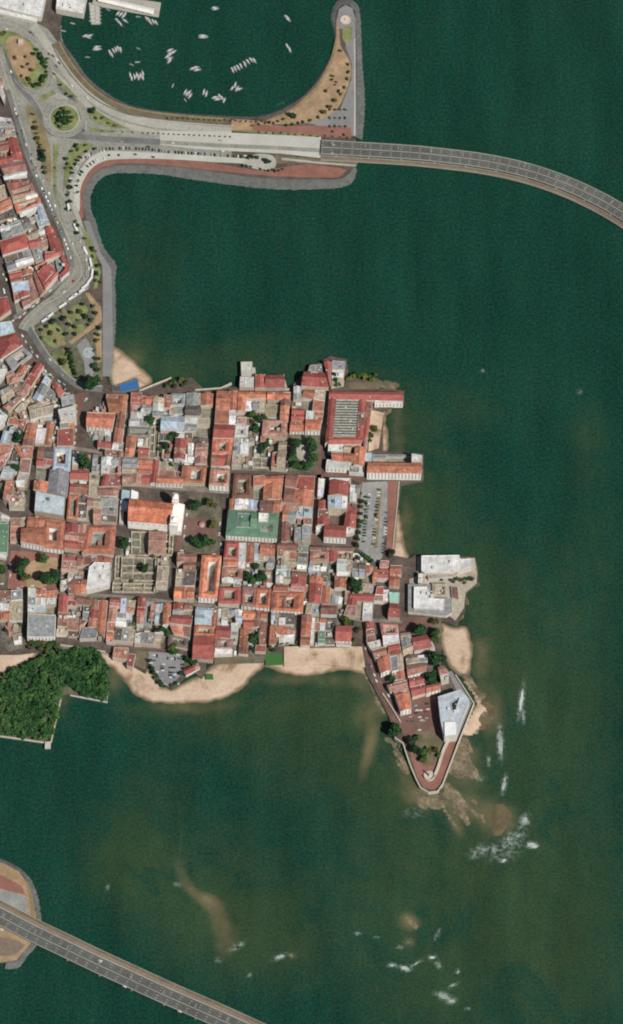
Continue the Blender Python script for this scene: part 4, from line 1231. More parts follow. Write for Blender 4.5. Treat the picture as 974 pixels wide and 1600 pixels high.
def roof_piece(root, q, form, h, col, r, name='roof', wallcol=None):
    """q world quad TL TR BR BL at eave height h"""
    mat = M[RM[col]]; c = list(RC[col]); k = r.uniform(.72, 1.18); c = [min(.9, max(.01, x*k*r.uniform(.95, 1.05))) for x in c]
    W = (q[1]-q[0]).length; Hh = (q[3]-q[0]).length
    wc = wallcol or r.choice(WALLC); wk = r.uniform(.85, 1.15); wc = tuple(min(.85, x*wk) for x in wc)
    rise = None
    if form in 'xyh':
        half = (Hh if form == 'x' else W)/2
        if form == 'h': half = min(W, Hh)/2
        rise = min(4.2, half*r.uniform(.34, .46))
        e = expand(q, .45)
        if form in 'xy':
            if form == 'x': m0, m1 = (e[0]+e[3])/2, (e[1]+e[2])/2
            else: m0, m1 = (e[0]+e[1])/2, (e[3]+e[2])/2
            V = [(*p, h) for p in e]+[(*m0, h+rise), (*m1, h+rise)]
            F = [(0, 1, 5, 4), (4, 5, 2, 3)] if form == 'x' else [(0, 4, 5, 3), (4, 1, 2, 5)]
            wm = [((q[0]+q[3])/2, (q[1]+q[2])/2) if form == 'x' else ((q[0]+q[1])/2, (q[3]+q[2])/2)][0]
            g = [(*q[i], h) for i in range(4)]+[(*wm[0], h+rise-.35), (*wm[1], h+rise-.35)]
            gf = [(0, 3, 4), (1, 2, 5)] if form == 'x' else [(0, 1, 4), (3, 2, 5)]
            gable = (g, gf)
        else:
            if W >= Hh: a, b = bil(e, .5*Hh/W, .5), bil(e, 1-.5*Hh/W, .5)
            else: a, b = bil(e, .5, .5*W/Hh), bil(e, .5, 1-.5*W/Hh)
            V = [(*p, h) for p in e]+[(*a, h+rise), (*b, h+rise)]
            F = [(0, 1, 5, 4), (1, 2, 5), (2, 3, 4, 5), (3, 0, 4)] if W >= Hh else [(0, 1, 4), (1, 2, 5, 4), (2, 3, 5), (3, 0, 4, 5)]
            gable = None
        F = up(V, F); v, f = slab(V, F, .3)
        rf = obj(name, v, f, mat, root, c)
        # ridge capping, a paler line as seen on the tiled roofs
        if max(W, Hh) > 9:
            a, b = Vector(V[4]), Vector(V[5]); L_ = (b-a).length; mid = (a+b)/2
            if L_ > 3:
                vv, ff = box(0, 0, -.1, L_, .5, .32); cp = obj('ridge_cap', vv, ff, M['plain'], rf, tuple(min(.7, x*1.25+.04) for x in c))
                cp.location = mid; cp.rotation_euler = (0, 0, math.atan2(b.y-a.y, b.x-a.x))
        v, f = prism([p for p in q], 2.0, h, top=True)
        if gable: v, f = merge((v, f), gable)
        obj('wall', v, f, M[WM[0]], root, wc)
        for ea, eb in ((3, 2), (1, 2), (0, 1)):            # pale rendered party walls standing above the tiles
            if r.random() < .3:
                a, b = q[ea], q[eb]; d = b-a; c_ = (a+b)/2; v, f = box(c_.x, c_.y, h-.6, d.length, .55, 1.0+(rise*.25 if form != 'h' else 0), math.atan2(d.y, d.x))
                obj('party_wall', v, f, M['wall'], root, (.62, .57, .49))
        if r.random() < .35 and W > 7 and Hh > 6:
            u0, v0 = (r.uniform(.2, .8), r.choice((.25, .75))) if form != 'y' else (r.choice((.25, .75)), r.uniform(.2, .8))
            p = bil(q, u0, v0); kd = r.choice(('dormer', 'skylight', 'chimney', 'roof_unit'))
            o = link(kd, unit(kd), None, rf, (p.x, p.y, h+rise*.5), None)
            o.rotation_euler.z = r.choice((0, math.pi/2)); o.color = (*((.6, .6, .57) if kd != 'dormer' else c), 1)
    elif form == 'f':
        t = .4 if min(W, Hh) > 4 else .25
        inn = [p+(sum(q, Vector((0, 0)))/4-p).normalized()*t*1.3 for p in q]; n = 4
        V = [(*p, 2.0) for p in q]+[(*p, h+.55) for p in q]+[(*p, h+.55) for p in inn]+[(*p, h-.1) for p in inn]
        F = []
        for i in range(4):
            j = (i+1) % 4; F += [(j, i, 4+i, 4+j), (4+j, 4+i, 8+i, 8+j), (8+j, 8+i, 12+i, 12+j)]
        obj('wall', V, F, M[WM[0]], root, wc)
        v, f = prism([p for p in inn], h-.3, h)
        rf = obj(name, v, f, mat, root, c)
        n = r.choice((0, 1, 1, 2, 3)) if W*Hh > 60 else r.choice((0, 0, 1))
        if W*Hh > 400: n += 3
        for _ in range(n):
            p = bil(q, r.uniform(.18, .82), r.uniform(.18, .82)); kd = r.choice(('roof_unit', 'water_tank', 'stair_house', 'skylight', 'roof_unit'))
            if kd == 'stair_house' and min(W, Hh) < 8: kd = 'roof_unit'
            o = link(kd, unit(kd), None, rf, (p.x, p.y, h), None); o.color = (*r.choice(((.7, .7, .68), (.4, .42, .42), (.12, .14, .15), (.55, .5, .42))), 1); o.rotation_euler.z = r.uniform(0, .2)
    elif form == 'c':
        u0, u1, v0, v1 = r.uniform(.17, .42), r.uniform(.62, .84), r.uniform(.17, .42), r.uniform(.62, .84)
        if W/Hh > 2.2: u0, u1 = .15, .85
        if Hh/W > 2.2: v0, v1 = .15, .85
        e = expand(q, .4)
        inn = [bil(q, u0, v0), bil(q, u1, v0), bil(q, u1, v1), bil(q, u0, v1)]
        mid = [bil(e, u0/2, v0/2), bil(e, (1+u1)/2, v0/2), bil(e, (1+u1)/2, (1+v1)/2), bil(e, u0/2, (1+v1)/2)]
        rise = min(2.8, min(u0*W, v0*Hh)*.22+.3)
        V = [(*p, h) for p in e]+[(*p, h+rise) for p in mid]+[(*p, h-.1) for p in inn]; F = []
        for i in range(4):
            j = (i+1) % 4; F += [(i, j, 4+j, 4+i), (4+i, 4+j, 8+j, 8+i)]
        F = up(V, F); v, f = slab(V, F, .3)
        rf = obj(name, v, f, mat, root, c)
        V = [(*p, 2.0) for p in q]+[(*p, h-.05) for p in q]+[(*p, 2.0) for p in inn]+[(*p, h-.2) for p in inn]; F = []
        for i in range(4):
            j = (i+1) % 4; F += [(j, i, 4+i, 4+j), (8+i, 8+j, 12+j, 12+i)]
        obj('wall', V, F, M[WM[0]], root, wc)
        v, f = prism(inn, 2.0, r.choice((3.3, 3.3, 4.5, h*.55))); cc = r.choice(((.30, .27, .21), (.20, .22, .16), (.5, .49, .45), (.28, .17, .12)))
        obj('courtyard_floor', v, f, M['flat'], root, cc)
        for _ in range(r.choice((1, 2, 3))):
            p = bil(inn, r.uniform(.2, .8), r.uniform(.2, .8)); kd = r.choice(('roof_unit', 'skylight', 'water_tank'))
            o = link(kd, unit(kd), None, rf, (p.x, p.y, 4.4), None); o.color = (*r.choice(((.7, .7, .68), (.4, .42, .42))), 1)
        for _ in range(r.choice((1, 2, 3))):               # lean-to roofs inside the court
            a0, b0 = r.choice(((0, r.uniform(.1, .6)), (r.uniform(.5, .8), 0), (r.uniform(0, .6), .65), (.6, r.uniform(0, .5))))
            qq = [bil(inn, a0, b0), bil(inn, min(1, a0+r.uniform(.25, .4)), b0), bil(inn, min(1, a0+.35), min(1, b0+.4)), bil(inn, a0, min(1, b0+r.uniform(.25, .5)))]
            zt = r.uniform(4.5, h-.6); v, f = prism(qq, 3, zt); obj('lean_to', v, f, M[r.choice(('flat', 'metal', 'plain', 'tile'))], root, r.choice(((.6, .6, .57), (.32, .33, .32), (.42, .34, .26), (.33, .14, .10), (.2, .18, .15), (.4, .2, .16))))
        if r.random() < .5:
            p = bil(inn, .5, .5); COURT_TREES.append((p.x, p.y, r.uniform(2, 3.2)))
    elif form == 'u':
        # roofless shell: outer and cross walls of bare stone
        V = []
        def wl(a, b, t=1.2, hh=None):
            d = b-a; L_ = d.length; c_ = (a+b)/2; V.append(box(c_.x, c_.y, 2.5, L_, t, (hh or h*r.uniform(.45, .8))-2.5, math.atan2(d.y, d.x)))
        for i in range(4): wl(q[i], q[(i+1) % 4])
        k = max(1, int(W/14))
        for i in range(1, k+1): wl(bil(q, i/(k+1), 0), bil(q, i/(k+1), r.uniform(.6, 1)))
        k = max(1, int(Hh/15))
        for i in range(1, k+1): wl(bil(q, 0, i/(k+1)), bil(q, r.uniform(.5, 1), i/(k+1)))
        v, f = merge(*V); obj('wall', v, f, M['ruin'], root)
        v, f = prism([p for p in expand(q, -.3)], 2.0, 3.35); rf = obj('floor', v, f, M['pale_soil'], root)
    return rf, wc
def windows(root, q, h, n_fl=None):
    a, b = q[3], q[2]; d = b-a; L_ = d.length; t = d.normalized(); nrm = Vector((t.y, -t.x)); k = max(2, int(L_/4.2)); k = min(k, 24)
    if n_fl == -9: k, n_fl = 7, 1
    fl = n_fl or max(1, min(4, int((h-2.8)/3.6)))
    for i in range(k):
        for j in range(fl):
            p = a+d*((i+.5)/k)+nrm*.03
            o = link('window', window_mesh(), None, root, (p.x, p.y, h-3.2-j*3.5)); o.rotation_euler.z = math.atan2(t.y, t.x)
COURT_TREES = []
SPECIAL = {}
NB = 0
def build_all(text):
    global NB
    ox = oy = 0; s = 6.01; place = ''; root = None; cnt = 0
    for line in text.strip().splitlines():
        t = line.split()
        if t[0] == 'T': ox, oy, s = float(t[1]), float(t[2]), float(t[3]); continue
        if t[0] == '@': place = line[2:]; continue
        extra = None
        if '=' in line: line, extra = line.split('=', 1); t = line.split()
        plus = t[0] == '+'; 
        if t[0] in ('+', 'N'): t = t[1:]
        nums = []
        while t and t[0].lstrip('-').replace('.', '').isdigit() and not (len(nums) >= 8 and len(nums) % 2 == 0 and not t[0].lstrip('-').isdigit()):
            nums.append(float(t.pop(0)))
        code = t[0]; h = float(t[1]) if len(t) > 1 else 8; win = 'W' in t
        pts = [(ox+nums[i]/s, oy+nums[i+1]/s) for i in range(0, len(nums), 2)]
        if len(pts) == 4 and extra is None:                 # eaves reach a little past the read-off corners
            cx_, cy_ = sum(p[0] for p in pts)/4, sum(p[1] for p in pts)/4; pts = [(x+(.55 if x > cx_ else -.55), y+(.55 if y > cy_ else -.55)) for x, y in pts]
        NB += 1; r = random.Random(NB*13+5); h = h+2.9 + r.uniform(-.8, .8)
        q = [at(x, y, h).to_2d() for x, y in pts]
        mos = code[1] == 'c' and len(pts) == 4 and not win and not extra and random.Random(NB*7+1).random() < (.85 if code[0] in 'wgsdB' else .45)
        if not plus:
            c = sum(q, Vector((0, 0)))/len(q)
            root = empty('house', (c.x, c.y, 3.0)); A_ = abs(area2(q)); 
            if extra:
                lb, cat, nm_o = extra.split('|'); root.name = nm_o.strip(); tag(root, lb.strip(), cat.strip())
            else:
                sz = 'small ' if A_ < 75 else ('large ' if A_ > 480 else '')
                col, form = code[0], code[1]
                if col == 'w' and A_ < 60: pass
                fn = {'f': 'flat house', 'x': 'gabled house', 'y': 'gabled house', 'h': 'hipped hall', 'c': 'courtyard house', 'u': 'ruin'}[form]
                if mos: fn = 'patchwork house'
                if form == 'u': desc = sz+'roofless stone ruin'; root.name = 'ruin'; cat = 'ruin'
                else: desc = sz+RN[col]+' '+fn; cat = 'house'
                tag(root, None, cat, ('ruined buildings of the old town' if cat == 'ruin' else 'houses of the old town'))
                pos = (sum(p[0] for p in pts)/len(pts), -sum(p[1] for p in pts)/len(pts), 0)
                reg(root, desc, desc+'s', place, pos)
        rc = root.location
        ql = [p-Vector((rc.x, rc.y)) for p in q]
        PLACED.append((q, h)); BLOCKS.setdefault(place, []).extend(q)
        wallcol = (.80, .78, .72) if win else None; WM[0] = 'plain' if win else 'wall'
        A_ = abs(area2(q))
        if len(q) == 4 and code[1] in 'xyf' and A_ > 130 and not win and not extra and code != 'Lf' and r.random() < .75:
            # long properties were added to piece by piece: two or three roofs of the same kind with their own pitch and age
            W_, H_ = (ql[1]-ql[0]).length, (ql[3]-ql[0]).length; n_s = 3 if A_ > 300 else 2; cuts = [0]+sorted(r.uniform(.25, .75) for _ in range(n_s-1))+[1]
            if n_s == 3 and cuts[2]-cuts[1] < .2: cuts = [0, .35, .7, 1]
            wc0 = r.choice(WALLC)
            for a, b in zip(cuts, cuts[1:]):
                sq = [bil(ql, a, 0), bil(ql, b, 0), bil(ql, b, 1), bil(ql, a, 1)] if W_ > H_ else [bil(ql, 0, a), bil(ql, 1, a), bil(ql, 1, b), bil(ql, 0, b)]
                cc_ = code[0]
                if r.random() < .45: cc_ = {'t': 'Tbp', 'T': 'ttb', 'b': 'tbr', 'r': 'rpb', 'p': 'ptr', 'w': 'wgs', 'g': 'gds', 'B': 'Bgw', 's': 'sgw', 'd': 'dgb'}.get(cc_, cc_)[r.randrange(3)] if cc_ in 'tTbrpwgBsd' else cc_
                rf, wc = roof_piece(root, sq, code[1] if r.random() < .8 else r.choice('xyf'), h+r.uniform(-1.2, .7), cc_, r, 'roof', wallcol or wc0)
        elif len(q) == 4 and mos:
            # a property of four wings of different age round a shifting middle, one corner sometimes open
            a, b = r.uniform(.35, .65), r.uniform(.35, .65); a2, b2 = min(.8, max(.2, a+r.uniform(-.15, .15))), min(.8, max(.2, b+r.uniform(-.15, .15)))
            P0 = lambda u, v: bil(ql, u, v); cm = P0((a+a2)/2, (b+b2)/2)
            cells = [[P0(0, 0), P0(a, 0), cm, P0(0, b)], [P0(a, 0), P0(1, 0), P0(1, b2), cm], [cm, P0(1, b2), P0(1, 1), P0(a2, 1)], [P0(0, b), cm, P0(a2, 1), P0(0, 1)]]
            gap_i = r.randrange(6); pal = {'t': 'tttTbwg', 'T': 'TTTtbws', 'b': 'bbbtrgd', 'r': 'rrrpbwt', 'p': 'pppttws', 'w': 'wwwgsgB', 'g': 'gggwdsB', 'B': 'BBBwggS', 's': 'ssswgdt', 'd': 'dddgsbg', 'G': 'GGG'}[code[0]]
            rf = None
            for ci, sq in enumerate(cells):
                if ci == gap_i: 
                    v, f = prism(sq, 2, 3.5+r.random()); obj('courtyard_floor', v, f, M['flat'], root, (.24, .23, .18)); continue
                cc_ = r.choice(pal); rf, wc = roof_piece(root, sq, r.choice('xyf' if code[0] in 'wgsdB' else 'xyxyf'), h+r.uniform(-1.8, .6), cc_, r, 'roof', wallcol)
        elif len(q) == 4:
            rf, wc = roof_piece(root, ql, code[1], h, code[0], r, 'roof', wallcol)
        else:
            cc = RC[code[0]]
            if code[1] in 'xyh' or True:
                inn = ql; v, f = prism(ql, 2.0, h); obj('wall', v, f, M['wall'], root, (.62, .6, .54))
                V, F = sheet(ccw([(p.x, p.y) for p in expand(ql, .3)]), h+.35); v, f = slab(V, F, .33); rf = obj('roof', v, f, M[RM[code[0]]], root, cc)
                v, f = band(ql if area2(ql) < 0 else ql, .25, -.25, h, h+1.0, closed=True)
                obj('parapet', v, f, M['wall'], root, tuple(min(.8, x*1.1) for x in cc))
                for _ in range(6 if abs(area2(q)) > 700 else 2):
                    a_i = r.randrange(len(ql)); cen = sum(ql, Vector((0, 0)))/len(ql); p = cen.lerp(ql[a_i], r.uniform(0, .6)); kd = r.choice(('roof_unit', 'stair_house', 'skylight'))
                    o = link(kd, unit(kd), None, rf, (p.x, p.y, h+.3)); o.color = (.6, .6, .58, 1)
        for ch in root.children:                     # everything was built in absolute heights
            if ch.name.startswith(('window',)): continue
        if win and len(ql) == 4: windows(root, ql, h)
        SPECIAL[NB] = root
        if code == 'Lf':                             # long louvres across the big hall roof
            V = []
            nl = 14
            for i in range(nl):
                a, b = bil(ql, .02, (i+.5)/nl), bil(ql, .98, (i+.5)/nl); d = b-a; c_ = (a+b)/2
                V.append(box(c_.x, c_.y, h+.2, d.length, 1.5, 1.1, math.atan2(d.y, d.x)))
            v, f = merge(*V); obj('louvres', v, f, M['flat'], rf, (.44, .44, .38))
    for o in COL.objects:
        pass
build_all(PLANS)
WM[0] = 'wall'
# the roots stand on the ground while their meshes hold absolute heights: bring the children down to match
bpy.context.view_layer.update()
for o in list(COL.objects):
    if o.type == 'EMPTY' and o.name.split('.')[0] not in ('viaduct',):
        for c in o.children:
            c.location.z -= 3.0

# ---- details of the angular building on the tip
for o in SPECIAL.values():
    if o.name.startswith('angular_building'):
        def lq(pts, z): return [at(590+x/4.87, 1050+y/4.87, z).to_2d()-o.location.to_2d() for x, y in pts]
        v, f = prism(lq([(562, 240), (625, 200), (590, 292), (570, 292)], 20.4), 12, 17.65); obj('light_well_shade', v, f, M['dark'], o)  # solid slab; the open well's shade is put into its dark colour
        v, f = band(lq([(560, 238), (628, 196), (592, 296), (568, 296)], 20.4), .4, -.4, 16, 18.4, closed=True); obj('well_parapet', v, f, M['wall'], o, (.6, .62, .63))
        v, f = prism(lq([(510, 380), (592, 380), (600, 470), (512, 482)], 22), 14, 19.2); obj('upper_storey', v, f, M['plain'], o, (.78, .78, .76))
        for t in range(9):
            x_, y_ = 690-t*12, 215+t*30; v, f = prism(lq([(x_-8, y_-8), (x_+6, y_-2), (x_, y_+12), (x_-14, y_+6)], 12), 2, 9.5-t*.1); obj('balcony', v, f, M['plain'], o, (.74, .74, .72))
# ---- the cathedral
def block(root, px, z0, z1, mat, color, name):
    q = [at(x, y, z1).to_2d()-root.location.to_2d() for x, y in px]
    v, f = prism(q, z0-3, z1-3); return obj(name, v, f, mat, root, color)
def TT(ox, oy, s, pts): return [(ox+x/s, oy+y/s) for x, y in pts]
cpx = TT(150, 740, 6.01, [(315, 232), (735, 282), (690, 480), (300, 446)])
h = 21.0
q = [at(x, y, h).to_2d() for x, y in cpx]; c = sum(q, Vector((0, 0)))/4
cath = empty('cathedral', (c.x, c.y, 3)); tag(cath, 'big white-walled cathedral with long orange nave roof and two white front towers', 'cathedral')
ql = [p-c for p in q]; PLACED.append((q, h)); BLOCKS.setdefault('cathedral', []).extend(q)
# two-tier roof: steep nave in the middle with lean-to aisles
m0, m1 = bil(ql, -.01, .42), bil(ql, 1.01, .42)
V = [(*ql[0], h-3), (*ql[1], h-3), (*bil(ql, 1.0, 1.0), h-3), (*bil(ql, 0, 1.0), h-3), (*m0, h+2.8), (*m1, h+2.8)]
F = up(V, [(0, 1, 5, 4), (4, 5, 2, 3)]); v, f = slab(V, F, .4); rf = obj('roof', v, f, M['tile'], cath, (.52, .18, .10))
v, f = prism(ql, -1, h-3.3); v2 = [(*ql[0], h-3.4), (*ql[3], h-3.4), (*m0, h+2.3), (*ql[1], h-3.4), (*ql[2], h-3.4), (*m1, h+2.3)]
v, f = merge((v, f), (v2, [(0, 1, 2), (4, 3, 5)])); obj('wall', v, f, M['plain'], cath, (.86, .84, .78))
a, b = bil(ql, .0, .42), bil(ql, .40, .42); c_, d_ = bil(ql, .38, .62), bil(ql, .0, .60)
V = [(*a, h+2.7), (*b, h+2.7), (*c_, h+1.4), (*d_, h+1.4)]; v, f = slab(V, up(V, [(0, 1, 2, 3)]), .5); obj('chancel_roof', v, f, M['tile'], rf, (.60, .23, .15))
windows(cath, [bil(ql, .03, 0), bil(ql, .97, 0), bil(ql, .97, 1), bil(ql, .03, 1)], h-5, -9)
block(cath, TT(150, 740, 6.01, [(742, 270), (835, 290), (800, 540), (700, 520)]), 3, 14, M['plain'], (.80, .78, .72), 'front')
for px_t in ([(722, 190), (778, 200), (770, 268), (714, 258)], [(700, 398), (782, 410), (770, 490), (690, 478)]):
    tw = block(cath, TT(150, 740, 6.01, px_t), 3, 27, M['plain'], (.82, .80, .75), 'tower')
    qq = [at(x, y, 27).to_2d()-c for x, y in TT(150, 740, 6.01, px_t)]; tc = sum(qq, Vector((0, 0)))/4
    bel = [tc+(p-tc)*.8 for p in qq]; v, f = prism(bel, 24, 28.5); obj('belfry', v, f, M['plain'], tw, (.78, .76, .70))
    n = 12; V = []
    for zz, rr_ in ((28.5, 3.0), (30.4, 2.5), (31.8, 1.3), (32.6, .3), (34, .15)): V += [(tc.x+rr_*math.cos(i*2*math.pi/n), tc.y+rr_*math.sin(i*2*math.pi/n), zz) for i in range(n)]
    F = [(k*n+i, k*n+(i+1) % n, (k+1)*n+(i+1) % n, (k+1)*n+i) for k in range(4) for i in range(n)]; obj('dome', V, F, M['plain'], tw, (.85, .83, .78))
for px_t, hh, col in (([(245, 150), (330, 160), (325, 235), (238, 232)], 11, (.35, .46, .5)), ([(335, 150), (400, 175), (385, 235), (328, 238)], 14, (.8, .8, .77)), ([(232, 250), (300, 262), (288, 340), (226, 335)], 9, (.5, .56, .6)), ([(225, 345), (262, 350), (258, 470), (218, 465)], 7, (.45, .42, .36))):
    block(cath, TT(150, 740, 6.01, px_t), 3, hh, M['plain'], col, 'annex')
# ================================================================ pads under every block
def hull(P_):
    P_ = sorted(set((round(p[0], 2), round(p[1], 2)) for p in P_))
    def half(it):
        o = []
        for p in it:
            while len(o) > 1 and (o[-1][0]-o[-2][0])*(p[1]-o[-2][1])-(o[-1][1]-o[-2][1])*(p[0]-o[-2][0]) <= 0: o.pop()
            o.append(p)
        return o
    a, b = half(P_), half(P_[::-1]); return a[:-1]+b[:-1]
SKIP = ('beside the harbour', 'on the north waterfront pier', 'at the southern tip', 'beside the walled seaside', 'on the long seafront', 'at the walled', 'below the waterfront', 'at the left edge beside', 'on the point', 'in the walled seafront', 'among fore')
pads = []
k = 0
for place, P_ in BLOCKS.items():
    if place.startswith(SKIP) or place == 'cathedral': continue
    k += 1
    hp = [Vector(p) for p in hull(P_)]
    v, f = prism(hp, 2.5, 3.30+k*.013); struct('courtyard_ground', v, f, M['yard']); pads.append((place, hp))

# ================================================================ infill sheds between the houses
def pin(p, poly):
    c_ = False; j = len(poly)-1
    for i in range(len(poly)):
        if (poly[i][1] > p[1]) != (poly[j][1] > p[1]) and p[0] < (poly[j][0]-poly[i][0])*(p[1]-poly[i][1])/(poly[j][1]-poly[i][1])+poly[i][0]: c_ = not c_
        j = i
    return c_
CELL = {}
for i, (q, h_) in enumerate(PLACED):
    xs_ = [p.x for p in q]; ys_ = [p.y for p in q]
    for a in range(int(min(xs_)//20), int(max(xs_)//20)+1):
        for b in range(int(min(ys_)//20), int(max(ys_)//20)+1): CELL.setdefault((a, b), []).append(i)
def free(p):
    return not any(pin(p, PLACED[i][0]) for i in CELL.get((int(p[0]//20), int(p[1]//20)), ()))
SHN = {(.6, .6, .58): 'pale grey', (.35, .36, .35): 'grey', (.4, .33, .26): 'tan', (.32, .14, .10): 'rust-red', (.22, .2, .17): 'dark', (.7, .7, .68): 'white', (.38, .2, .15): 'reddish brown', (.3, .36, .4): 'blue-grey'}
rs = random.Random(11); sheds = 0; SHED_ME = []
for i in range(5):
    t = [0, .5, .9, 0, 1.2][i]
    e = [(-.5, -.5), (.5, -.5), (.5, .5), (-.5, .5)]
    SHED_ME.append(None)
def shed(x, y, sx, sy, hh, rz, col, place):
    o = empty('shed', (x, y, 3.3), rz)
    v, f = box(0, 0, -.5, sx, sy, hh+.5); obj('wall', v, f, M['wall'], o, rs.choice(WALLC))
    if rs.random() < .5:
        V = [(-sx/2-.2, -sy/2-.2, hh), (sx/2+.2, -sy/2-.2, hh), (sx/2+.2, sy/2+.2, hh+.8), (-sx/2-.2, sy/2+.2, hh+.8)]
        v, f = slab(V, [(0, 1, 2, 3)], .2)
    else: v, f = box(0, 0, hh, sx+.3, sy+.3, .25)
    obj('roof', v, f, M[rs.choice(('metal', 'flat', 'plain'))], o, col)
    tag(o, None, 'shed', 'small sheds in the courtyards between houses'); u = o.location; dd = u-CL; kx = dd.dot(FWD); nmc = SHN[col]; reg(o, f'small {nmc} shed', f'small {nmc} sheds', place, (dd.x/kx, dd.dot(UPV)/kx, 0))
    q = [Vector((x+a*sx/2*math.cos(rz)-b*sy/2*math.sin(rz), y+a*sx/2*math.sin(rz)+b*sy/2*math.cos(rz))) for a, b in ((-1, -1), (1, -1), (1, 1), (-1, 1))]
    PLACED.append((q, hh)); i = len(PLACED)-1
    for a in range(int((x-6)//20), int((x+6)//20)+1):
        for b in range(int((y-6)//20), int((y+6)//20)+1): CELL.setdefault((a, b), []).append(i)
YARD_TREES = []
for place, hp in pads:
    x0, x1 = min(p.x for p in hp), max(p.x for p in hp); y0, y1 = min(p.y for p in hp), max(p.y for p in hp)
    rz = -math.radians(4) + math.atan2(.11, 1)*0
    for _ in range(int((x1-x0)*(y1-y0)/12)):
        if sheds >= 295: break
        x, y = rs.uniform(x0, x1), rs.uniform(y0, y1); sx, sy = rs.uniform(2.6, 7), rs.uniform(2.6, 6)
        sm = [(x+a*sx/2.2, y+b*sy/2.2) for a in (-1, 0, 1) for b in (-1, 0, 1)]
        if all(pin(p, hp) for p in sm) and all(free(p) for p in sm):
            if 'ruins' in place and rs.random() < .6: continue
            shed(x, y, sx, sy, rs.uniform(2.2, 5.5), -.07, rs.choice(list(SHN)), place); sheds += 1
    for _ in range(int((x1-x0)*(y1-y0)/120)):
        x, y = rs.uniform(x0, x1), rs.uniform(y0, y1)
        if pin((x, y), hp) and free((x, y)) and free((x+1.5, y)) and free((x, y+1.5)) and len(YARD_TREES) < 70: YARD_TREES.append((x, y, rs.uniform(1.8, 3.4), place))

# ================================================================ walls, court, monument
def wall(name, px, z0, z1, th, color, label, cat='wall', smooth=False):
    l = px_line(px, z1, smooth); v, f = band(l, th/2, -th/2, z0, z1)
    cp = band(l, th/2+.15, -th/2-.15, z1, z1+.2)
    o = obj(name, *merge((v, f), cp), M['seawall'], None, color); return tag(o, label, cat)
wall('sea_wall', [(218, 610), (240, 601), (268, 590)], -1, 5, 1.4, None, 'white sea wall rising right from the blue court above the town')
wall('sea_wall', [(305, 609), (345, 606), (362, 598)], -1, 5, 1.2, None, 'white broken sea wall above the third and fourth waterfront blocks')
wall('sea_wall', [(374, 607), (452, 608)], -1, 5.5, 1.6, None, 'straight white quay wall above the two orange courts')
wall('sea_wall', [(598, 1083), (612, 1104), (626, 1128)], -1, 5.5, 1.0, None, 'white sea wall along the lane down the west of the point')
wall('sea_wall', [(617, 1152), (630, 1161), (640, 1192), (650, 1216), (657, 1230), (670, 1238), (684, 1236), (692, 1225), (715, 1164), (741, 1099)], -1, 6.0, 1.1, None, 'long white parapet wall wrapping round the southern tip', smooth=False)
wall('sea_wall', [(741, 1099), (712, 1054)], -1, 6.0, 1.0, None, 'white wall running down past the white tip building on its sea side')
wall('harbour_wall', [(110, 1086), (168, 1097), (168, 1076)], -1, 2.2, 1.1, None, 'stone wall right of the notch closing the wooded platform')
wall('harbour_wall', [(97, 1086), (80, 1160)], -1, 2.2, 1.1, None, 'straight slanting stone wall on right side of the wooded platform')
wall('harbour_wall', [(0, 1150), (70, 1160)], -1, 2.2, 1.2, None, 'stone wall along the bottom edge of the wooded platform')
wall('boundary_wall', [(92, 1007), (125, 1011), (165, 1018)], 1, 4, .8, None, 'pale wall between the wood and the street above it')
wall('promenade_wall', [(624, 752), (620, 800), (614, 858)], -1, 4.2, .8, None, 'cream wall on the sea side of the red promenade')
v, f = box(0, 0, -1, 7, 9, 3.6); o = link('wall_bastion', mesh('wall_bastion', *merge((v, f), box(0, 2.5, 2.6, 2.4, 2.4, 1.4))), M['seawall'], None, at(75, 1165, 2)); tag(o, 'square stone bastion at the bottom corner of the wooded platform', 'bastion')
v, f = prism(px_line([(185, 602), (214, 592), (218, 607), (190, 613)], 3.4, False), 2.5, 3.5)
bc = obj('sports_court', v, f, M['blue']); tag(bc, 'bright blue sports court beside the beach and the walled bastion', 'sports court')
v, f = band([p for p in px_line([(176, 603), (185, 602), (214, 592), (219, 607), (190, 613), (176, 612)], 3.5, False)], .3, -.3, 3, 4.6, closed=True); obj('court_fence', v, f, M['flat'], bc, (.2, .25, .2))
# round fountain basins
def basin(px, py, r_, label, inner, name='fountain'):
    c = at(px, py, 3.5); n = 28; root = empty(name, (c.x, c.y, 3.3)); tag(root, label, 'fountain')
    cl = [Vector((math.cos(i*2*math.pi/n), math.sin(i*2*math.pi/n))) for i in range(n)]
    v, f = band([p*r_ for p in cl], .5, -.5, -.3, .7, closed=True); obj('rim', v, f, M['seawall'], root)
    v, f = prism([p*(r_-.3) for p in cl], -.2, .3); obj('basin_floor', v, f, M['plain'], root, inner)
    v, f = merge(box(0, 0, 0, 1.6, 1.6, 1.4), box(0, 0, 1.4, .8, .8, 1.4)); obj('centrepiece', v, f, M['seawall'], root)
basin(138.5, 551, 7, 'round pale blue fountain basin in the park beside the promenade', (.30, .38, .40))
basin(540, 31, 6.5, 'round pale pink plaza disc with a dark centre at the breakwater head', (.62, .50, .43))
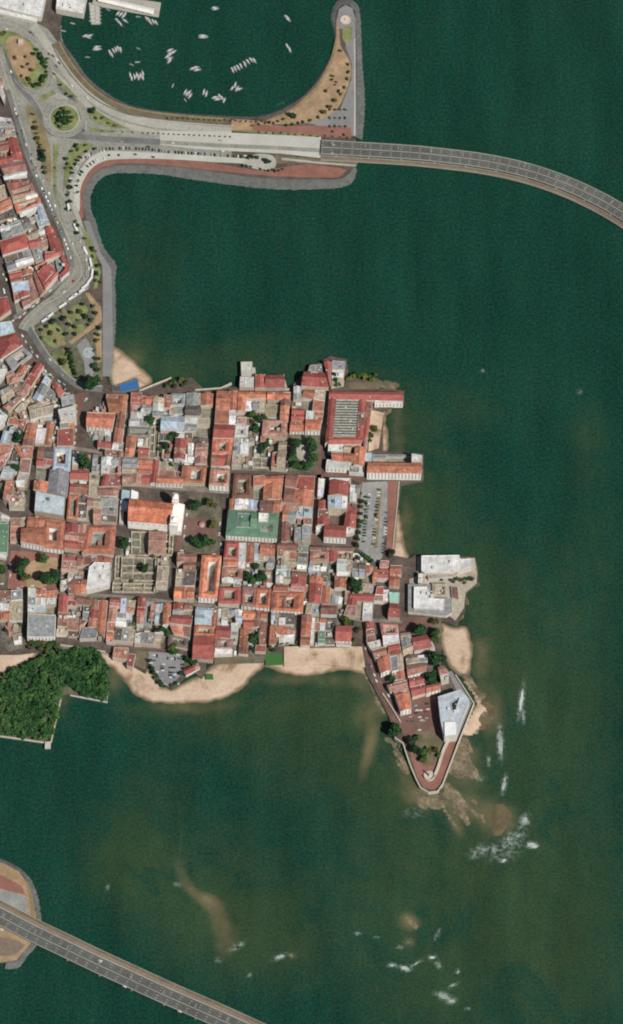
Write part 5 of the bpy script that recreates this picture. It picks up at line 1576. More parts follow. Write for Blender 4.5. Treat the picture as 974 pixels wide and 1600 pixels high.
# memorial at the tip: semicircular arcade with an obelisk
c = at(671, 1212, 5); mon = empty('memorial', (c.x, c.y, 3)); tag(mon, 'round stone memorial terrace with an obelisk inside the southern tip', 'monument')
n = 26; cl = [Vector((math.cos(i*2*math.pi/n), math.sin(i*2*math.pi/n))) for i in range(n)]
v, f = prism([p*7 for p in cl], -1, 1.5); obj('terrace', v, f, M['seawall'], mon)
v, f = band([Vector((math.cos(a), math.sin(a)))*6.4 for a in [math.pi+i*math.pi/14 for i in range(15)]], .4, -.4, 1, 4); obj('arcade', v, f, M['seawall'], mon)
V = [(-1, -1, 1), (1, -1, 1), (1, 1, 1), (-1, 1, 1), (-.5, -.5, 13), (.5, -.5, 13), (.5, .5, 13), (-.5, .5, 13), (0, 0, 14)]
obj('obelisk', V, [(0, 1, 5, 4), (1, 2, 6, 5), (2, 3, 7, 6), (3, 0, 4, 7), (4, 5, 8), (5, 6, 8), (6, 7, 8), (7, 4, 8)], M['seawall'], mon)
# raised rampart walk with white vaults beside it
rw = px_line([(703, 1152), (693, 1172), (686, 1195), (680, 1210)], 7, True); v, f = band(rw, 1.6, -1.6, 2, 7)
tag(obj('rampart_vaults', v, f, M['seawall']), 'row of white vaults below the rampart walk at the southern tip', 'rampart')
# bandstand on the oval square
c = at(316, 819, 6); k_ = empty('bandstand', (c.x, c.y, 3.2)); tag(k_, 'small octagonal pink bandstand in the middle of the oval park', 'bandstand')
n = 8; oc = [(math.cos(i*math.pi/4)*3.4, math.sin(i*math.pi/4)*3.4) for i in range(8)]
v, f = prism(oc, -.3, .8); obj('base', v, f, M['seawall'], k_)
v, f = merge(*[box(x*.85, y*.85, .8, .3, .3, 3) for x, y in oc]); obj('columns', v, f, M['seawall'], k_)
V = [(x*1.15, y*1.15, 3.8) for x, y in oc]+[(0, 0, 5.8)]; v, f = slab(V, [(i, (i+1) % 8, 8) for i in range(8)], .2); obj('roof', v, f, M['tile'], k_, (.48, .26, .22))
# statue on the tree-ringed square
c = at(475, 704, 3.5); s_o = empty('statue', (c.x, c.y, 3.3)); tag(s_o, 'stone monument in the middle of the tree-ringed plaza', 'monument')
v, f = merge(box(0, 0, -.2, 4.5, 4.5, .9), box(0, 0, .7, 2.6, 2.6, 2.2)); obj('pedestal', v, f, M['seawall'], s_o)
v, f = merge(box(0, 0, 2.9, 1, .7, 1.6), box(0, 0, 4.5, .5, .5, .7)); obj('figure', v, f, M['dark'], s_o)
# piers of the harbour
def pier(px, z, label, roof=None):
    q = [at(x, y, z).to_2d() for x, y in px]; c = sum(q, Vector((0, 0)))/len(q); root = empty('pier', (c.x, c.y, 0)); tag(root, label, 'pier')
    ql_ = [p-c for p in q]; v, f = prism(ql_, z-.8, z, bottom=True); obj('deck', v, f, M['concrete'], root)
    V = []
    for i in range(1, 8):
        for t in (.1, .9):
            p = bil(ql_, i/8, t); V.append(box(p.x, p.y, -3, .8, .8, z+2.3))
    v, f = merge(*V); obj('piles', v, f, M['concrete'], root)
    if roof:
        r4 = [at(x, y, z+6).to_2d()-c for x, y in roof]; mid = ((r4[0]+r4[3])/2, (r4[1]+r4[2])/2)
        V = [(*p, z+5) for p in r4]+[(*mid[0], z+6.4), (*mid[1], z+6.4)]; v, f = slab(V, up(V, [(0, 1, 5, 4), (4, 5, 2, 3)]), .25); obj('roof', v, f, M['plain'], root, (.74, .73, .68))
        V = []
        for i in range(9):
            for t in (.12, .88): p = bil(r4, (i+.3)/9, t); V.append(box(p.x, p.y, z, .4, .4, 5.2))
        v, f = merge(*V); obj('posts', v, f, M['concrete'], root)
pier([(148, -12), (252, 4), (248, 27), (144, 8)], 2.6, 'long harbour pier under a narrow white roof at the top', TT(150, 0, 6.01, [(40, -40), (555, 78), (540, 130), (20, 5)]))
pier([(139, 4), (156, 6), (157, 38), (143, 38)], 1.4, 'short crowded jetty hanging below the white harbour shed')

# ================================================================ vegetation
def crown_mesh(seed, n, rx=1.0, rz=.75, leaf=.2, lobes=7):
    """leaf clumps scattered through an uneven volume of several lobes"""
    r = np.random.RandomState(seed); L_ = []
    for i in range(lobes):
        a = r.uniform(0, 6.28); d_ = r.uniform(.25, .72); L_.append((math.cos(a)*d_, math.sin(a)*d_, r.uniform(-.15, .45), r.uniform(.28, .5)))
    L_.append((0, 0, .15, .6)); V = []; F = []
    for i in range(n):
        cx_, cy_, cz_, rr = L_[r.randint(len(L_))]
        d_ = r.normal(size=3); d_ /= np.linalg.norm(d_); q = rr*r.uniform(.55, 1.08)
        p = np.array([cx_, cy_, cz_])+d_*q; p[2] *= rz/.75
        nrm = d_+r.normal(size=3)*.5; nrm /= np.linalg.norm(nrm)
        t = np.cross(nrm, [.3, .2, 1.0]); t /= np.linalg.norm(t); b = np.cross(nrm, t); s = leaf*r.uniform(.5, 1.25); k0 = len(V)
        V += [tuple(p+s*(t*math.cos(a)+b*math.sin(a)*.8)+nrm*s*(.25 if j % 2 else -.1)) for j, a in enumerate((0, 1.3, 2.5, 3.8, 5.0))]; F.append((k0, k0+1, k0+2, k0+3, k0+4))
    me_ = mesh('crown', V, F); me_.materials.append(M['leaves']); return me_
CROWNS = [crown_mesh(i, 520) for i in range(6)]
TREELETS = [crown_mesh(20+i, 200, leaf=.3, lobes=5) for i in range(3)]
def trunk_mesh(seed):
    r = random.Random(seed); parts = []
    def limb(a, b, r0, r1):
        a, b = Vector(a), Vector(b); d_ = (b-a).normalized(); s = d_.orthogonal().normalized(); t = d_.cross(s); V = []
        for c_, q in ((a, r0), (b, r1)): V += [tuple(c_+(s*math.cos(i*math.pi/3)+t*math.sin(i*math.pi/3))*q) for i in range(6)]
        parts.append((V, [(i, (i+1) % 6, 6+(i+1) % 6, 6+i) for i in range(6)]))
    limb((0, 0, -1.6), (0, 0, -.3), .09, .06)
    for i in range(5):
        a = i*1.26+r.uniform(-.3, .3); limb((0, 0, -.5), (math.cos(a)*.6, math.sin(a)*.6, r.uniform(.1, .5)), .05, .015)
    me_ = mesh('trunk', *merge(*parts)); me_.materials.append(M['trunk']); return me_
TRUNKS = [trunk_mesh(i) for i in range(3)]
GREENS = {'d': (.018, .055, .018), 'm': (.035, .085, .022), 'o': (.075, .095, .025), 'y': (.12, .14, .03), 'b': (.07, .065, .03), 'k': (.02, .045, .022)}
NAMEC = {'d': 'dark green', 'm': 'green', 'o': 'olive green', 'y': 'yellow-green', 'b': 'brownish', 'k': 'dark'}
rt = random.Random(5)
def tree_w(x, y, rad, tone, place, z=3.2, kind=None, group=None, label=None):
    """rad in metres"""
    treelet = rad < 2.9  # these are small trees too, only with a sparser crown mesh
    hgt = rad*.9 if not treelet else rad*.7
    root = empty('treelet' if treelet else 'tree', (x, y, z)); s = rad/1.02
    c = link('crown', rt.choice(TREELETS if treelet else CROWNS), None, root, (0, 0, s*(1.0 if treelet else 1.45)))
    k = rt.uniform(.8, 1.25); c.scale = (s*rt.uniform(.92, 1.08), s*rt.uniform(.92, 1.08), s*rt.uniform(.8, 1)); c.rotation_euler.z = rt.uniform(0, 6.28); c.color = (*[g*k for g in GREENS[tone]], 1)
    t = link('trunk', rt.choice(TRUNKS), None, root, (0, 0, s*(1.0 if treelet else 1.45))); t.scale = (s*1.0, s*1.0, s*1.0)
    w_ = 'treelet' if treelet else 'tree'
    sz = '' if treelet else ('big ' if rad > 8.5 else ('small ' if rad < 3.6 else ''))
    desc = f'{sz}{NAMEC[tone]} {w_}'
    if group: tag(root, None, w_, group)
    else: tag(root, None, w_, f'{w_}s '+place)
    if label: root['label'] = label
    else:
        u = root.location; dd = u-CL; kx = dd.dot(FWD); reg(root, desc, desc+'s', place, (dd.x/kx, dd.dot(UPV)/kx, 0))
    return root
def tree(px, py, r_px, tone, place, z=3.2, label=None):
    rad = r_px*SC; p = at(px, py, z+rad*1.3); return tree_w(p.x, p.y, rad, tone, place, z, label=label)
def trees(s, place, z=3.2):
    for t in s.split(';'):
        a = t.split(); tree(float(a[0]), float(a[1]), float(a[2]), a[3], place, z)
trees('144 599 13 d', 'beside the roundabout lane below the park')
trees('35 886 13 d;69 873 9 m;70 904 12 d;88 900 9 k;40 902 8 o;80 908 9 m', 'in the red square at left')
trees('2 888 8 m;3 893 6 d', 'at left edge beside red square')
trees('28 684 9 d', 'in the white-walled lane house yard')
trees('25 731 7 d', 'behind the houses left of blue-edged court')
trees('131 721 12 d', 'in the yard left of the cathedral')
trees('195 850 9 d;190 843 6 m', 'in the corner below the cathedral'); trees('227 888 9 d;240 870 4 o', 'inside the ruins below the cathedral')
trees('306 791 10 k;328 786 8 o;333 820 7 o;304 845 9 d;322 845 10 d;312 852 7 m;336 790 5 b;334 848 6 o', 'in the oval park')
trees('463 694 10 d;486 690 10 d;456 717 8 m;461 727 9 d;480 728 9 d;490 716 9 m;488 702 8 d;458 705 7 k;472 732 6 m', 'ringing the tree-ringed plaza')
trees('400 670 9 d;392 649 6 m;405 655 7 d;414 652 5 m;414 697 8 k;408 703 7 d;395 662 6 d;397 646 5 o;418 690 5 d', 'inside the fifth waterfront block')
trees('400 884 7 d;388 900 8 d;408 904 9 d;394 908 8 m;412 898 6 k', 'behind the green-roofed palace block'); trees('397 996 7 d;396 1003 6 m;395 1015 5 k', 'in the court above grassy terrace')
trees('557 915 13 d;549 908 8 m', 'in the courtyard above the sea terrace'); trees('541 970 8 o;548 974 6 d;555 1000 5 o;560 985 5 b', 'in the scrub above the walled sand')
trees('656 985 13 d;681 990 8 m;680 1000 7 o;680 972 6 b', 'below the walled seaside complex'); trees('680 1028 12 d;692 1030 8 k;676 1058 13 d;668 1062 7 m;612 1061 7 d', 'among the houses on the point')
trees('618 1141 12 d;612 1134 6 k', 'on the west edge of the point')
trees('645 1158 9 k;654 1153 6 o;648 1171 8 k;660 1177 9 m;671 1173 7 o;681 1172 6 b;662 1188 6 o;686 1180 4 o;645 1165 5 d', 'in the memorial garden')
trees('614 862 6 k;611 868 5 b', 'at the foot of red promenade')
trees('586 670 6 o;579 680 6 d;577 688 5 m', 'on the sand court below the palace')
trees('545 592 5 y;553 588 6 y;562 587 6 m;570 588 6 y;578 589 5 m;583 592 6 y;588 586 4 o', 'on the rocks above the palace quarter')
trees('525 594 5 d;528 601 5 m;522 585 4 k', 'in the northern point terrace')
trees('273 596 5 m;283 594 5 y;292 598 4 o;286 602 4 m;274 604 5 b;266 600 4 o;260 603 4 m', 'in the garden above second waterfront block')
trees('564 771 4 b;565 783 5 k;565 792 4 b;564 803 4 k;563 815 5 d;562 822 4 m;560 832 5 k;559 841 5 d;558 852 5 k;556 862 5 m;566 868 5 d;574 872 5 m;580 876 4 d;560 872 5 k', 'along left side of seafront car park')
trees('573 776 3 m;573 786 3 d;572 796 2.6 o;572 807 3 m;570 814 3 y;589 792 2.6 o;588 804 2.6 k', 'in the seafront car park')
trees('262 852 4 k;235 655 8 d;265 685 6 m;274 680 7 d;258 696 6 k;262 706 5 o;236 661 5 m;253 720 4 d;266 727 5 k', 'inside the second waterfront block')
trees('253 983 6 d;245 986 5 k;262 988 6 m;270 1012 7 o;276 1018 5 m;268 1020 4 d;206 976 5 o', 'around the long block above car park')
trees('233 1032 3.5 k;238 1044 4 d;241 1052 4 m;245 1060 4 o;250 1067 4 d;254 1071 3 m;258 1072 3 k;268 1071 3 o;275 1067 3.5 m;284 1052 4 d;287 1044 3 k;297 1034 6 d;303 1037 5 m;292 1030 5 d;307 1032 4 k', 'around the lower car park')
trees('112 562 4 d;113 568 4 k;115 574 4 m;117 580 4 d;119 585 4 d;108 546 4 k;110 552 4 d;111 557 4 m;121 590 3 k;99 565 7 b;105 553 3 o', 'in the hedge row of the park')
trees('150 560 4 d;148 572 5 m;153 578 4 d;155 512 4 k;153 523 4 m;152 532 4 o;150 570 3 d;156 560 3 m;148 548 3 o', 'beside the round fountain')
trees('66 516 4 m;74 510 4 d;84 503 5 k;100 498 5 d;108 507 4 k;118 511 4 m;112 488 4 m;126 487 5 o;134 494 5 d;146 478 4 o;80 521 4 o;87 533 3 b;66 528 3 o;104 522 4 d;117 522 4 k;130 476 4 d;143 500 4 m;150 490 4 k;92 515 3 k;138 507 3 m;96 485 3 o;122 500 3 m', 'in the park at the avenue end')
trees('74 92 3 o;64 86 5 m;67 92 5 d;70 98 5 m;72 104 4 d;70 120 5 d;67 126 5 m;60 132 5 d;54 134 4 m;48 130 3 o;50 110 4 o;54 84 4 d;58 78 4 m;36 104 3 b;24 90 3 b;40 88 3 b;46 124 4 o;34 118 3 b;44 100 3 o;8 50 3 m;6 53 4 o;2 52 4 y;73 112 3 d', 'on the teardrop traffic island')
trees('95 178 5 d;103 176 5 m;99 186 6 d;106 184 5 d;94 188 5 k;103 192 5 m;110 190 4 o;90 182 4 m;99 170 4 o;108 176 4 m;114 184 4 o;96 198 4 o;88 192 3 o', 'in the roundabout centre')
trees('56 200 5 b;52 178 3 b;60 216 5 o;63 226 3 m;66 236 5 d;68 244 6 k;67 250 5 d;62 230 3 d;70 262 4 b;72 270 4 b;58 208 3 o;64 244 4 m;55 190 3 b;60 222 3 y', 'on the long verge beside the avenue')
trees('144 174 5 d;148 170 3 m;150 184 3 m;160 184 3 o;170 192 3 o;180 196 3 y;118 228 3 d;112 236 3 m;122 234 3 m;104 248 4 m;108 256 4 y;120 228 4 m;134 226 3 o;104 262 3 o;86 262 2 o;86 290 2 m;95 132 3 m;104 146 3 o;112 150 3 d;132 204 2 o', 'on the grass of the interchange')
trees('133 372 3 m;145 388 4 d;134 372 3 o;148 392 4 y;154 415 4 d;152 428 4 d;146 400 3 o;150 438 3 m;156 440 3 k;118 346 3 m;122 352 4 d;121 364 4 k', 'on the verge inside the promenade')
s = []
for i in range(38): s.append((252-i*4.0 if i < 20 else 172-(i-20)*3.6, 0))
for i, (a, b) in enumerate([(126, 245), (118, 256), (113, 270), (110, 282), (107, 292), (112, 292), (106, 304), (111, 314), (106, 316), (104, 326), (110, 328), (122, 250), (135, 236), (148, 232), (112, 262), (171, 242), (212, 241), (186, 242), (240, 245), (125, 272), (128, 268), (123, 282), (121, 290), (122, 300)]):
    tree(a, b, 3.2 if i < 15 else 2.2, rt.choice('kdk'), 'among cars by the southern promenade')
for i in range(26):
    t = i/25; a = 160+t*200; b = 205+t*9
    if i % 2 == 0 or i > 8: tree(a, b-.5, 1.6, rt.choice('obm'), 'in the boulevard median')
for i in range(14): tree(405+i*11.5, 205.5+i*.8+rt.uniform(-1, 1), 1.8, rt.choice('kob'), 'in the strip above the pale deck')
for i in range(20):
    a = 262+i*8.2; tree(a, 184+min(6, i*.35)+rt.uniform(-.6, .6), 1.8, rt.choice('obk'), 'on the verge above the boulevard')
for a, b, r_, tn in ((532, 79, 3, 'd'), (544, 100, 3, 'd'), (545, 112, 3, 'k'), (543, 123, 3, 'd'), (539, 136, 3, 'o'), (530, 142, 3, 'd'), (533, 147, 2.5, 'o'), (524, 157, 4, 'o'), (516, 167, 4, 'b'), (508, 175, 5, 'o'), (458, 181, 6, 'd'), (498, 183, 3, 'o'), (485, 188, 3, 'b'), (474, 190, 3, 'o'), (467, 192, 2.5, 'd'), (457, 194, 2.5, 'd'), (448, 195, 3, 'k'),
                    (422, 191, 2.5, 'd'), (435, 189, 2.5, 'k'), (428, 192, 2, 'd'), (520, 118, 3, 'b'), (519, 124, 2.5, 'k'), (524, 132, 2, 'b'), (510, 142, 3, 'b'), (526, 128, 2, 'k'), (415, 192, 2, 'd'), (443, 186, 2.4, 'k'), (405, 194, 2.2, 'd'), (395, 196, 2.2, 'o')):
    tree(a, b, r_, tn, 'in the sandy breakwater park')
for i in range(4):
    for j in range(3): tree(516+i*8, 171+j*13, 2.2, rt.choice('kmo'), 'in the planted grid of breakwater')
trees('520 205 2.2 k;538 210 2.4 k;395 246 4 k;402 246 4 m;388 246 3 d;417 251 5 d;422 252 3 k;380 258 2.6 k;386 259 2.6 d;392 260 2.4 k;408 264 2.4 d;414 266 2.2 k;420 266 2.6 d;426 265 2.4 k;430 267 2.4 d;436 266 2.2 k;442 264 2.2 d', 'around the turning loop')
trees('50 1003 5 o;56 1007 6 m;62 1004 5 b;70 1006 6 o;78 1008 6 m;85 1004 5 d;90 1010 5 o;64 1014 5 b;74 1016 5 o;45 1012 4 b', 'below the grey block at beach edge')
trees('708 908 4 b;714 905 4 d;722 906 4 b;730 905 4 d;738 904 4 b;727 910 3 o;690 905 3 d', 'on the seaside terrace')
trees('433 1008 4 o;440 1005 4 m;448 1004 4 o;456 1008 3 m;465 1003 3 o;422 1012 4 o;428 1016 4 d', 'above the small green pitch')
for x, y, r_ in COURT_TREES[:40]:
    pass
for i, (x, y, r_, pl_) in enumerate(YARD_TREES):
    tree_w(x, y, r_+.3, rt.choice('dkmo'), 'in a yard '+pl_.replace('in the ', 'of ', 1).replace('block ', 'block '), 3.3, group='greenery in back yards')
# the wood: one mass of crowns
r = np.random.RandomState(3); fp = [tuple(p) for p in px_line(FOREST, 6, False)]
Vs = []; Fs = []; off = 0
base = []
for me_ in CROWNS[:4]:
    co = np.empty(len(me_.vertices)*3); me_.vertices.foreach_get('co', co); base.append(co.reshape(-1, 3))
x0, x1 = min(p[0] for p in fp), max(p[0] for p in fp); y0, y1 = min(p[1] for p in fp), max(p[1] for p in fp); n_t = 0
notch = [tuple(p) for p in px_line([(94, 1084), (98, 1076), (112, 1068), (118, 1080), (114, 1092)], 4, False)]
for _ in range(3500):
    x, y = r.uniform(x0, x1), r.uniform(y0, y1)
    if not (pin((x+2, y+2), fp) and pin((x-2, y-3), fp)) or pin((x, y), notch): continue
    if n_t > 800: break
    s = r.choice([2.4, 3.2, 4.2, 5.2, 6.6]); b = base[r.randint(4)]; a = r.uniform(0, 6.28); ca_, sa_ = math.cos(a), math.sin(a)
    q = np.stack([(b[:, 0]*ca_-b[:, 1]*sa_)*s+x, (b[:, 0]*sa_+b[:, 1]*ca_)*s+y, b[:, 2]*s*.9+r.uniform(3.5, 7.5)], 1)
    sel = r.choice(len(q)//5, 190, replace=False)
    q = q.reshape(-1, 5, 3)[sel].reshape(-1, 3); Vs.append(q); n_t += 1
q = np.concatenate(Vs); nf = len(q)//5
me = bpy.data.meshes.new('woodland'); me.vertices.add(len(q)); me.vertices.foreach_set('co', q.astype(np.float32).ravel())
me.loops.add(len(q)); me.loops.foreach_set('vertex_index', np.arange(len(q), dtype=np.int32)); me.polygons.add(nf); me.polygons.foreach_set('loop_start', np.arange(0, len(q), 5, dtype=np.int32)); me.update()
nm('wood_leaves', .8, .2); m = M['wood_leaves']; N, L, b = m.node_tree.nodes, m.node_tree.links, m.node_tree.nodes['Principled BSDF']
n1, n2 = noi(N, L, .07, 4, .7), noi(N, L, .6, 2, .7)
c = ramp(N, L, n1.outputs[0], [(.34, (.014, .050, .018)), (.5, (.034, .098, .03)), (.64, (.075, .135, .04))])
c = mixc(N, L, 1, c, ramp(N, L, n2.outputs[0], [(.3, (.6,)*3), (.7, (1.5,)*3)]), 'MULTIPLY'); L.new(c, b.inputs['Base Color'])
tag(link('woodland', me, m), 'dense green wood covering the walled platform at lower left', 'wood', kind='stuff')

# ================================================================ cars, buses
def car_meshes(Lc, Wc, Hc, bus=False):
    if bus:
        body = mesh('body', *merge(box(0, 0, .5, Lc, Wc, 2.5), box(0, 0, 3.0, Lc*.3, Wc*.5, .25)))
        cab = mesh('windows', *box(0, 0, 1.5, Lc*.97, Wc+.06, .9))
    else:
        prof = [(-Lc/2, .35), (-Lc/2, .85), (-Lc*.42, .95), (Lc*.22, .95), (Lc*.48, .8), (Lc/2, .6), (Lc/2, .35)]
        V = [(x, -Wc/2, z) for x, z in prof]+[(x, Wc/2, z) for x, z in prof]; n = len(prof)
        F = [tuple(range(n))[::1], tuple(range(2*n-1, n-1, -1))]+[(i, n+i, n+(i+1) % n, (i+1) % n) for i in range(n)]
        rv, rf_ = box(-.25, 0, 1.36, Lc*.36, Wc*.78, .06)
        body = mesh('body', *merge((V, F), (rv, rf_)))
        g = [(-Lc*.40, .95), (-Lc*.27, 1.38), (Lc*.1, 1.38), (Lc*.24, .95)]
        V = [(x, -Wc*(.46 if z < 1 else .38), z) for x, z in g]+[(x, Wc*(.46 if z < 1 else .38), z) for x, z in g]
        cab = mesh('windows', V, [(3, 2, 1, 0), (4, 5, 6, 7), (0, 1, 5, 4), (1, 2, 6, 5), (2, 3, 7, 6)])
    body.materials.append(M['carpaint']); cab.materials.append(M['dark'])
    V = []
    for sx in (-.31, .31):
        for sy in (-1, 1):
            n = 10; y_ = sy*(Wc/2-.1); vv = [(sx*Lc+.33*math.cos(i*.628), y_+e, .33+.33*math.sin(i*.628)) for e in (-.11, .11) for i in range(n)]
            V.append((vv, [tuple(range(n)), tuple(range(2*n-1, n-1, -1))]+[(i, i+n, (i+1) % n+n, (i+1) % n) for i in range(n)]))
    wh = mesh('wheels', *merge(*V)); wh.materials.append(M['dark'])
    return body, cab, wh
CARM = car_meshes(4.5, 1.85, 1.4); VANM = car_meshes(5.0, 2.0, 1.5); BUSM = car_meshes(11.5, 2.6, 3, True)
CC = {'w': ((.75, .75, .74), 'white'), 's': ((.38, .40, .41), 'silver'), 'k': ((.03, .03, .035), 'black'), 'r': ((.35, .04, .03), 'red'), 'b': ((.06, .13, .3), 'blue'), 'y': ((.6, .42, .05), 'yellow'), 'g': ((.12, .13, .14), 'dark grey')}
rc_ = random.Random(21)
def vehicle(px, py, ang, c, place, z=3.6, kind='car', parked=True, hgt=1.2):
    p = at(px, py, z+hgt); col, cn = CC[c]
    ms = BUSM if kind == 'bus' else CARM
    root = empty('parked_car' if kind == 'car' and parked else kind, (p.x, p.y, z), ang)
    for m_, nm_v in zip(ms, ('body', 'windows', 'wheels')):
        o = link(nm_v, m_, None, root); o.color = (*col, 1)
    desc = f'{cn} {kind}'; tag(root, None, kind, ('buses' if kind == 'bus' else 'cars')+' '+place)
    reg(root, desc, desc+('es' if kind == 'bus' else 's'), place, (px, -py, 0)); return root
def car_row(pts, n, place, perp=False, cols='wwwsskkgrb', z=3.6, skip=.12, parked=True):
    l = [Vector(p) for p in pts]; s = [0]
    for a, b in zip(l, l[1:]): s.append(s[-1]+(b-a).length)
    for i in range(n):
        if rc_.random() < skip: continue
        t = s[-1]*(i+.5)/n; j = max(k for k in range(len(s)-1) if s[k] <= t); p = l[j].lerp(l[j+1], (t-s[j])/(s[j+1]-s[j]))
        d_ = l[j+1]-l[j]; ang = math.atan2(-d_.y*1.1, d_.x)+(math.pi/2 if perp else 0)
        vehicle(p.x, p.y, ang+rc_.uniform(-.04, .04), rc_.choice(cols), place, z, parked=parked)
car_row([(150, 238), (170, 232), (200, 231), (235, 233), (265, 237), (300, 239), (385, 245)], 46, 'in the kerb row below the main road', True, 'kgwskgwskb', skip=.18)
car_row([(108, 318), (107, 300), (109, 285), (114, 268), (123, 256), (134, 246), (146, 239)], 18, 'on outer side of the curved car park', True, 'wskgws')
car_row([(117, 322), (118, 300), (120, 284), (127, 270), (137, 259), (150, 250), (166, 246)], 17, 'on inner side of the curved car park', True, 'wswskw')
car_row([(22, 166), (36, 210), (53, 264), (63, 288), (76, 315), (89, 345), (99, 370), (109, 395), (113, 412)], 36, 'down the street beside the avenue', False, 'wwwskwgwy', skip=.3)
car_row([(108, 426), (98, 437), (84, 449), (56, 475), (28, 498)], 12, 'in the lower street beside avenue bend', False, 'wwswk', skip=.25)
car_row([(26, 170), (42, 220), (58, 262), (80, 308), (100, 350), (117, 388), (126, 412), (121, 432), (100, 456), (74, 474)], 16, 'driving on the main avenue', False, 'wwsskr', skip=.25, parked=False)
car_row([(110, 343), (121, 366), (133, 396), (139, 420), (134, 440)], 7, 'driving on avenue outer lane', False, 'wsw', skip=.2, parked=False)
for a, b, an in ((118.5, 355, 112), (133.5, 391, 112), (142, 409, 102), (144.5, 426, 85), (141, 437, 60), (133, 447, 45), (126.5, 454.5, 38), (118, 460, 38), (113, 464.5, 38), (98, 477, 38), (78, 493, 40), (71, 499, 40), (107.5, 324, 100)):
    vehicle(a, b, R(an), 'w', 'along the avenue bend', 3.6, 'bus', False, 2.6)
for a, b, an, c in ((270, 223, -4, 'w'), (295, 226, -4, 's'), (348, 236, -4, 'w'), (232, 229, -4, 'k'), (345, 219, -4, 's'), (190, 221, -6, 's'), (383, 243, -4, 'w')): vehicle(a, b, R(an), c, 'on the causeway main road', 3.5, parked=False)
for a, b, an, c in ((54, 54, -35, 's'), (77, 84, -52, 'k'), (83, 87, -52, 'k'), (88, 92, -52, 'w'), (93, 98, -52, 'k'), (89, 103, -52, 'g'), (85, 115, -50, 'k'), (17, 111, -62, 'w'), (10, 45, -10, 'w'), (48, 50, -30, 'k'), (112, 133, -48, 'w'), (136, 152, -40, 'w')): vehicle(a, b, R(an), c, 'on the upper left interchange', 3.6, parked=False)
car_row([(577, 770), (575, 785), (573, 800), (571, 820), (568, 848)], 17, 'in left column of seafront car park', True, 'wkgkgkbs', z=3.35)
car_row([(592, 762), (590, 790), (587, 815), (583, 852)], 19, 'in middle column of seafront car park', True, 'wwkgkskgr', z=3.4)
car_row([(605, 798), (602, 825), (599, 866)], 14, 'in right column of seafront car park', True, 'wkgkg', z=3.35)
for u_, v_, c in ((140, 240, 's'), (200, 240, 'w'), (270, 252, 'k'), (130, 330, 'k'), (140, 395, 'w'), (120, 460, 'g'), (210, 350, 'g'), (390, 425, 'w'), (375, 465, 'g'), (375, 510, 'k'), (375, 550, 'w'), (545, 490, 'k'), (610, 490, 'k'), (545, 550, 's'), (540, 590, 'k'), (600, 590, 'g'), (620, 632, 'w'), (540, 645, 'k'), (540, 690, 'w'), (610, 690, 'b'),
                  (490, 300, 'g'), (570, 312, 'w'), (630, 310, 'k'), (682, 232, 'w'), (722, 310, 'g'), (785, 285, 's'), (785, 370, 's'), (780, 430, 'k'), (782, 490, 'g'), (780, 548, 'w'), (350, 712, 's'), (262, 577, 'w'), (425, 830, 's'), (680, 820, 'w')):
    vehicle(225+u_/12.99, 1005+v_/12.99, rc_.uniform(-.15, .15)+(1.5 if u_ in (490, 630, 270) else 0), c, 'in the lower car park', 3.35)
for u_, v_, c in ((290, 255, 's'), (300, 290, 'w'), (328, 290, 'w'), (375, 240, 'k'), (382, 282, 'w'), (320, 342, 'w'), (335, 366, 'w'), (372, 350, 's'), (348, 370, 's'), (235, 370, 'g'), (270, 372, 'g'), (375, 300, 'r'), (250, 340, 's'), (292, 310, 'k'), (318, 440, 'w')):
    vehicle(590+u_/4.87, 1050+v_/4.87, R(8), c, 'on the square by the point', 3.35)
for a, b, an, c in ((120, 634, 80, 'y'), (119.5, 643, 85, 'w'), (118, 656, 88, 'w'), (118, 663, 88, 'y'), (119, 672, 88, 'w'), (117, 683, 88, 'y'), (117, 692, 88, 'w'), (135, 623, 30, 'w'), (133, 626, 20, 's'), (116, 700, 88, 'y')): vehicle(a, b, R(an), c, 'on the brick street at left', 3.35)
for a, b, an, c in ((292, 795, 82, 's'), (292, 804, 82, 'w'), (289, 823, 82, 'w'), (288, 838, 80, 'w'), (344, 818, 80, 'w'), (343, 834, 80, 'w'), (345.5, 850, 80, 'w'), (347, 860, 80, 'w'), (357, 813, 85, 'w'), (284, 860, 0, 'w'), (334, 866, 0, 'w')): vehicle(a, b, R(an), c, 'around the oval park', 3.35)
for a, b, an, c in ((35, 524, -60, 'w'), (40, 533, -60, 's'), (48, 542, -55, 's'), (50, 549, -55, 's'), (58, 556, -55, 'w'), (71, 579, -50, 'w'), (79, 585, -45, 'w'), (81, 588, -45, 'w'), (92, 595, -40, 'w'), (100, 600, -40, 's'), (102, 609, -50, 'w'), (78, 561, -50, 'w'), (97, 585, -45, 's'), (20, 501, 40, 'w'), (24, 497, 40, 's')): vehicle(a, b, R(an), c, 'along the lane below the junction', 3.5)
for a, b, an, c in ((17, 882, 85, 'w'), (17, 890, 85, 's'), (16, 899, 80, 'w'), (3, 912, 0, 'w'), (50, 915, 0, 'w'), (34, 916, 0, 's'), (68, 920, 0, 'w'), (28, 919, 0, 'w')): vehicle(a, b, R(an), c, 'around the red square at left', 3.35)
for a, b, an, c in ((591, 1052, -55, 's'), (588, 1063, -55, 'w'), (585, 1054, -55, 'w'), (607, 1086, -55, 'w'), (571, 1012, -75, 's'), (580, 1040, -60, 'g')): vehicle(a, b, R(an), c, 'in the lane down the point', 3.35)
for a, b, an, c in ((447, 706, 85, 'w'), (448, 714, 85, 's'), (450, 728, 85, 'w'), (448, 735, 60, 'w'), (451, 710, 85, 'k'), (449, 722, 85, 'w')): vehicle(a, b, R(an), c, 'left of the tree-ringed plaza', 3.35)
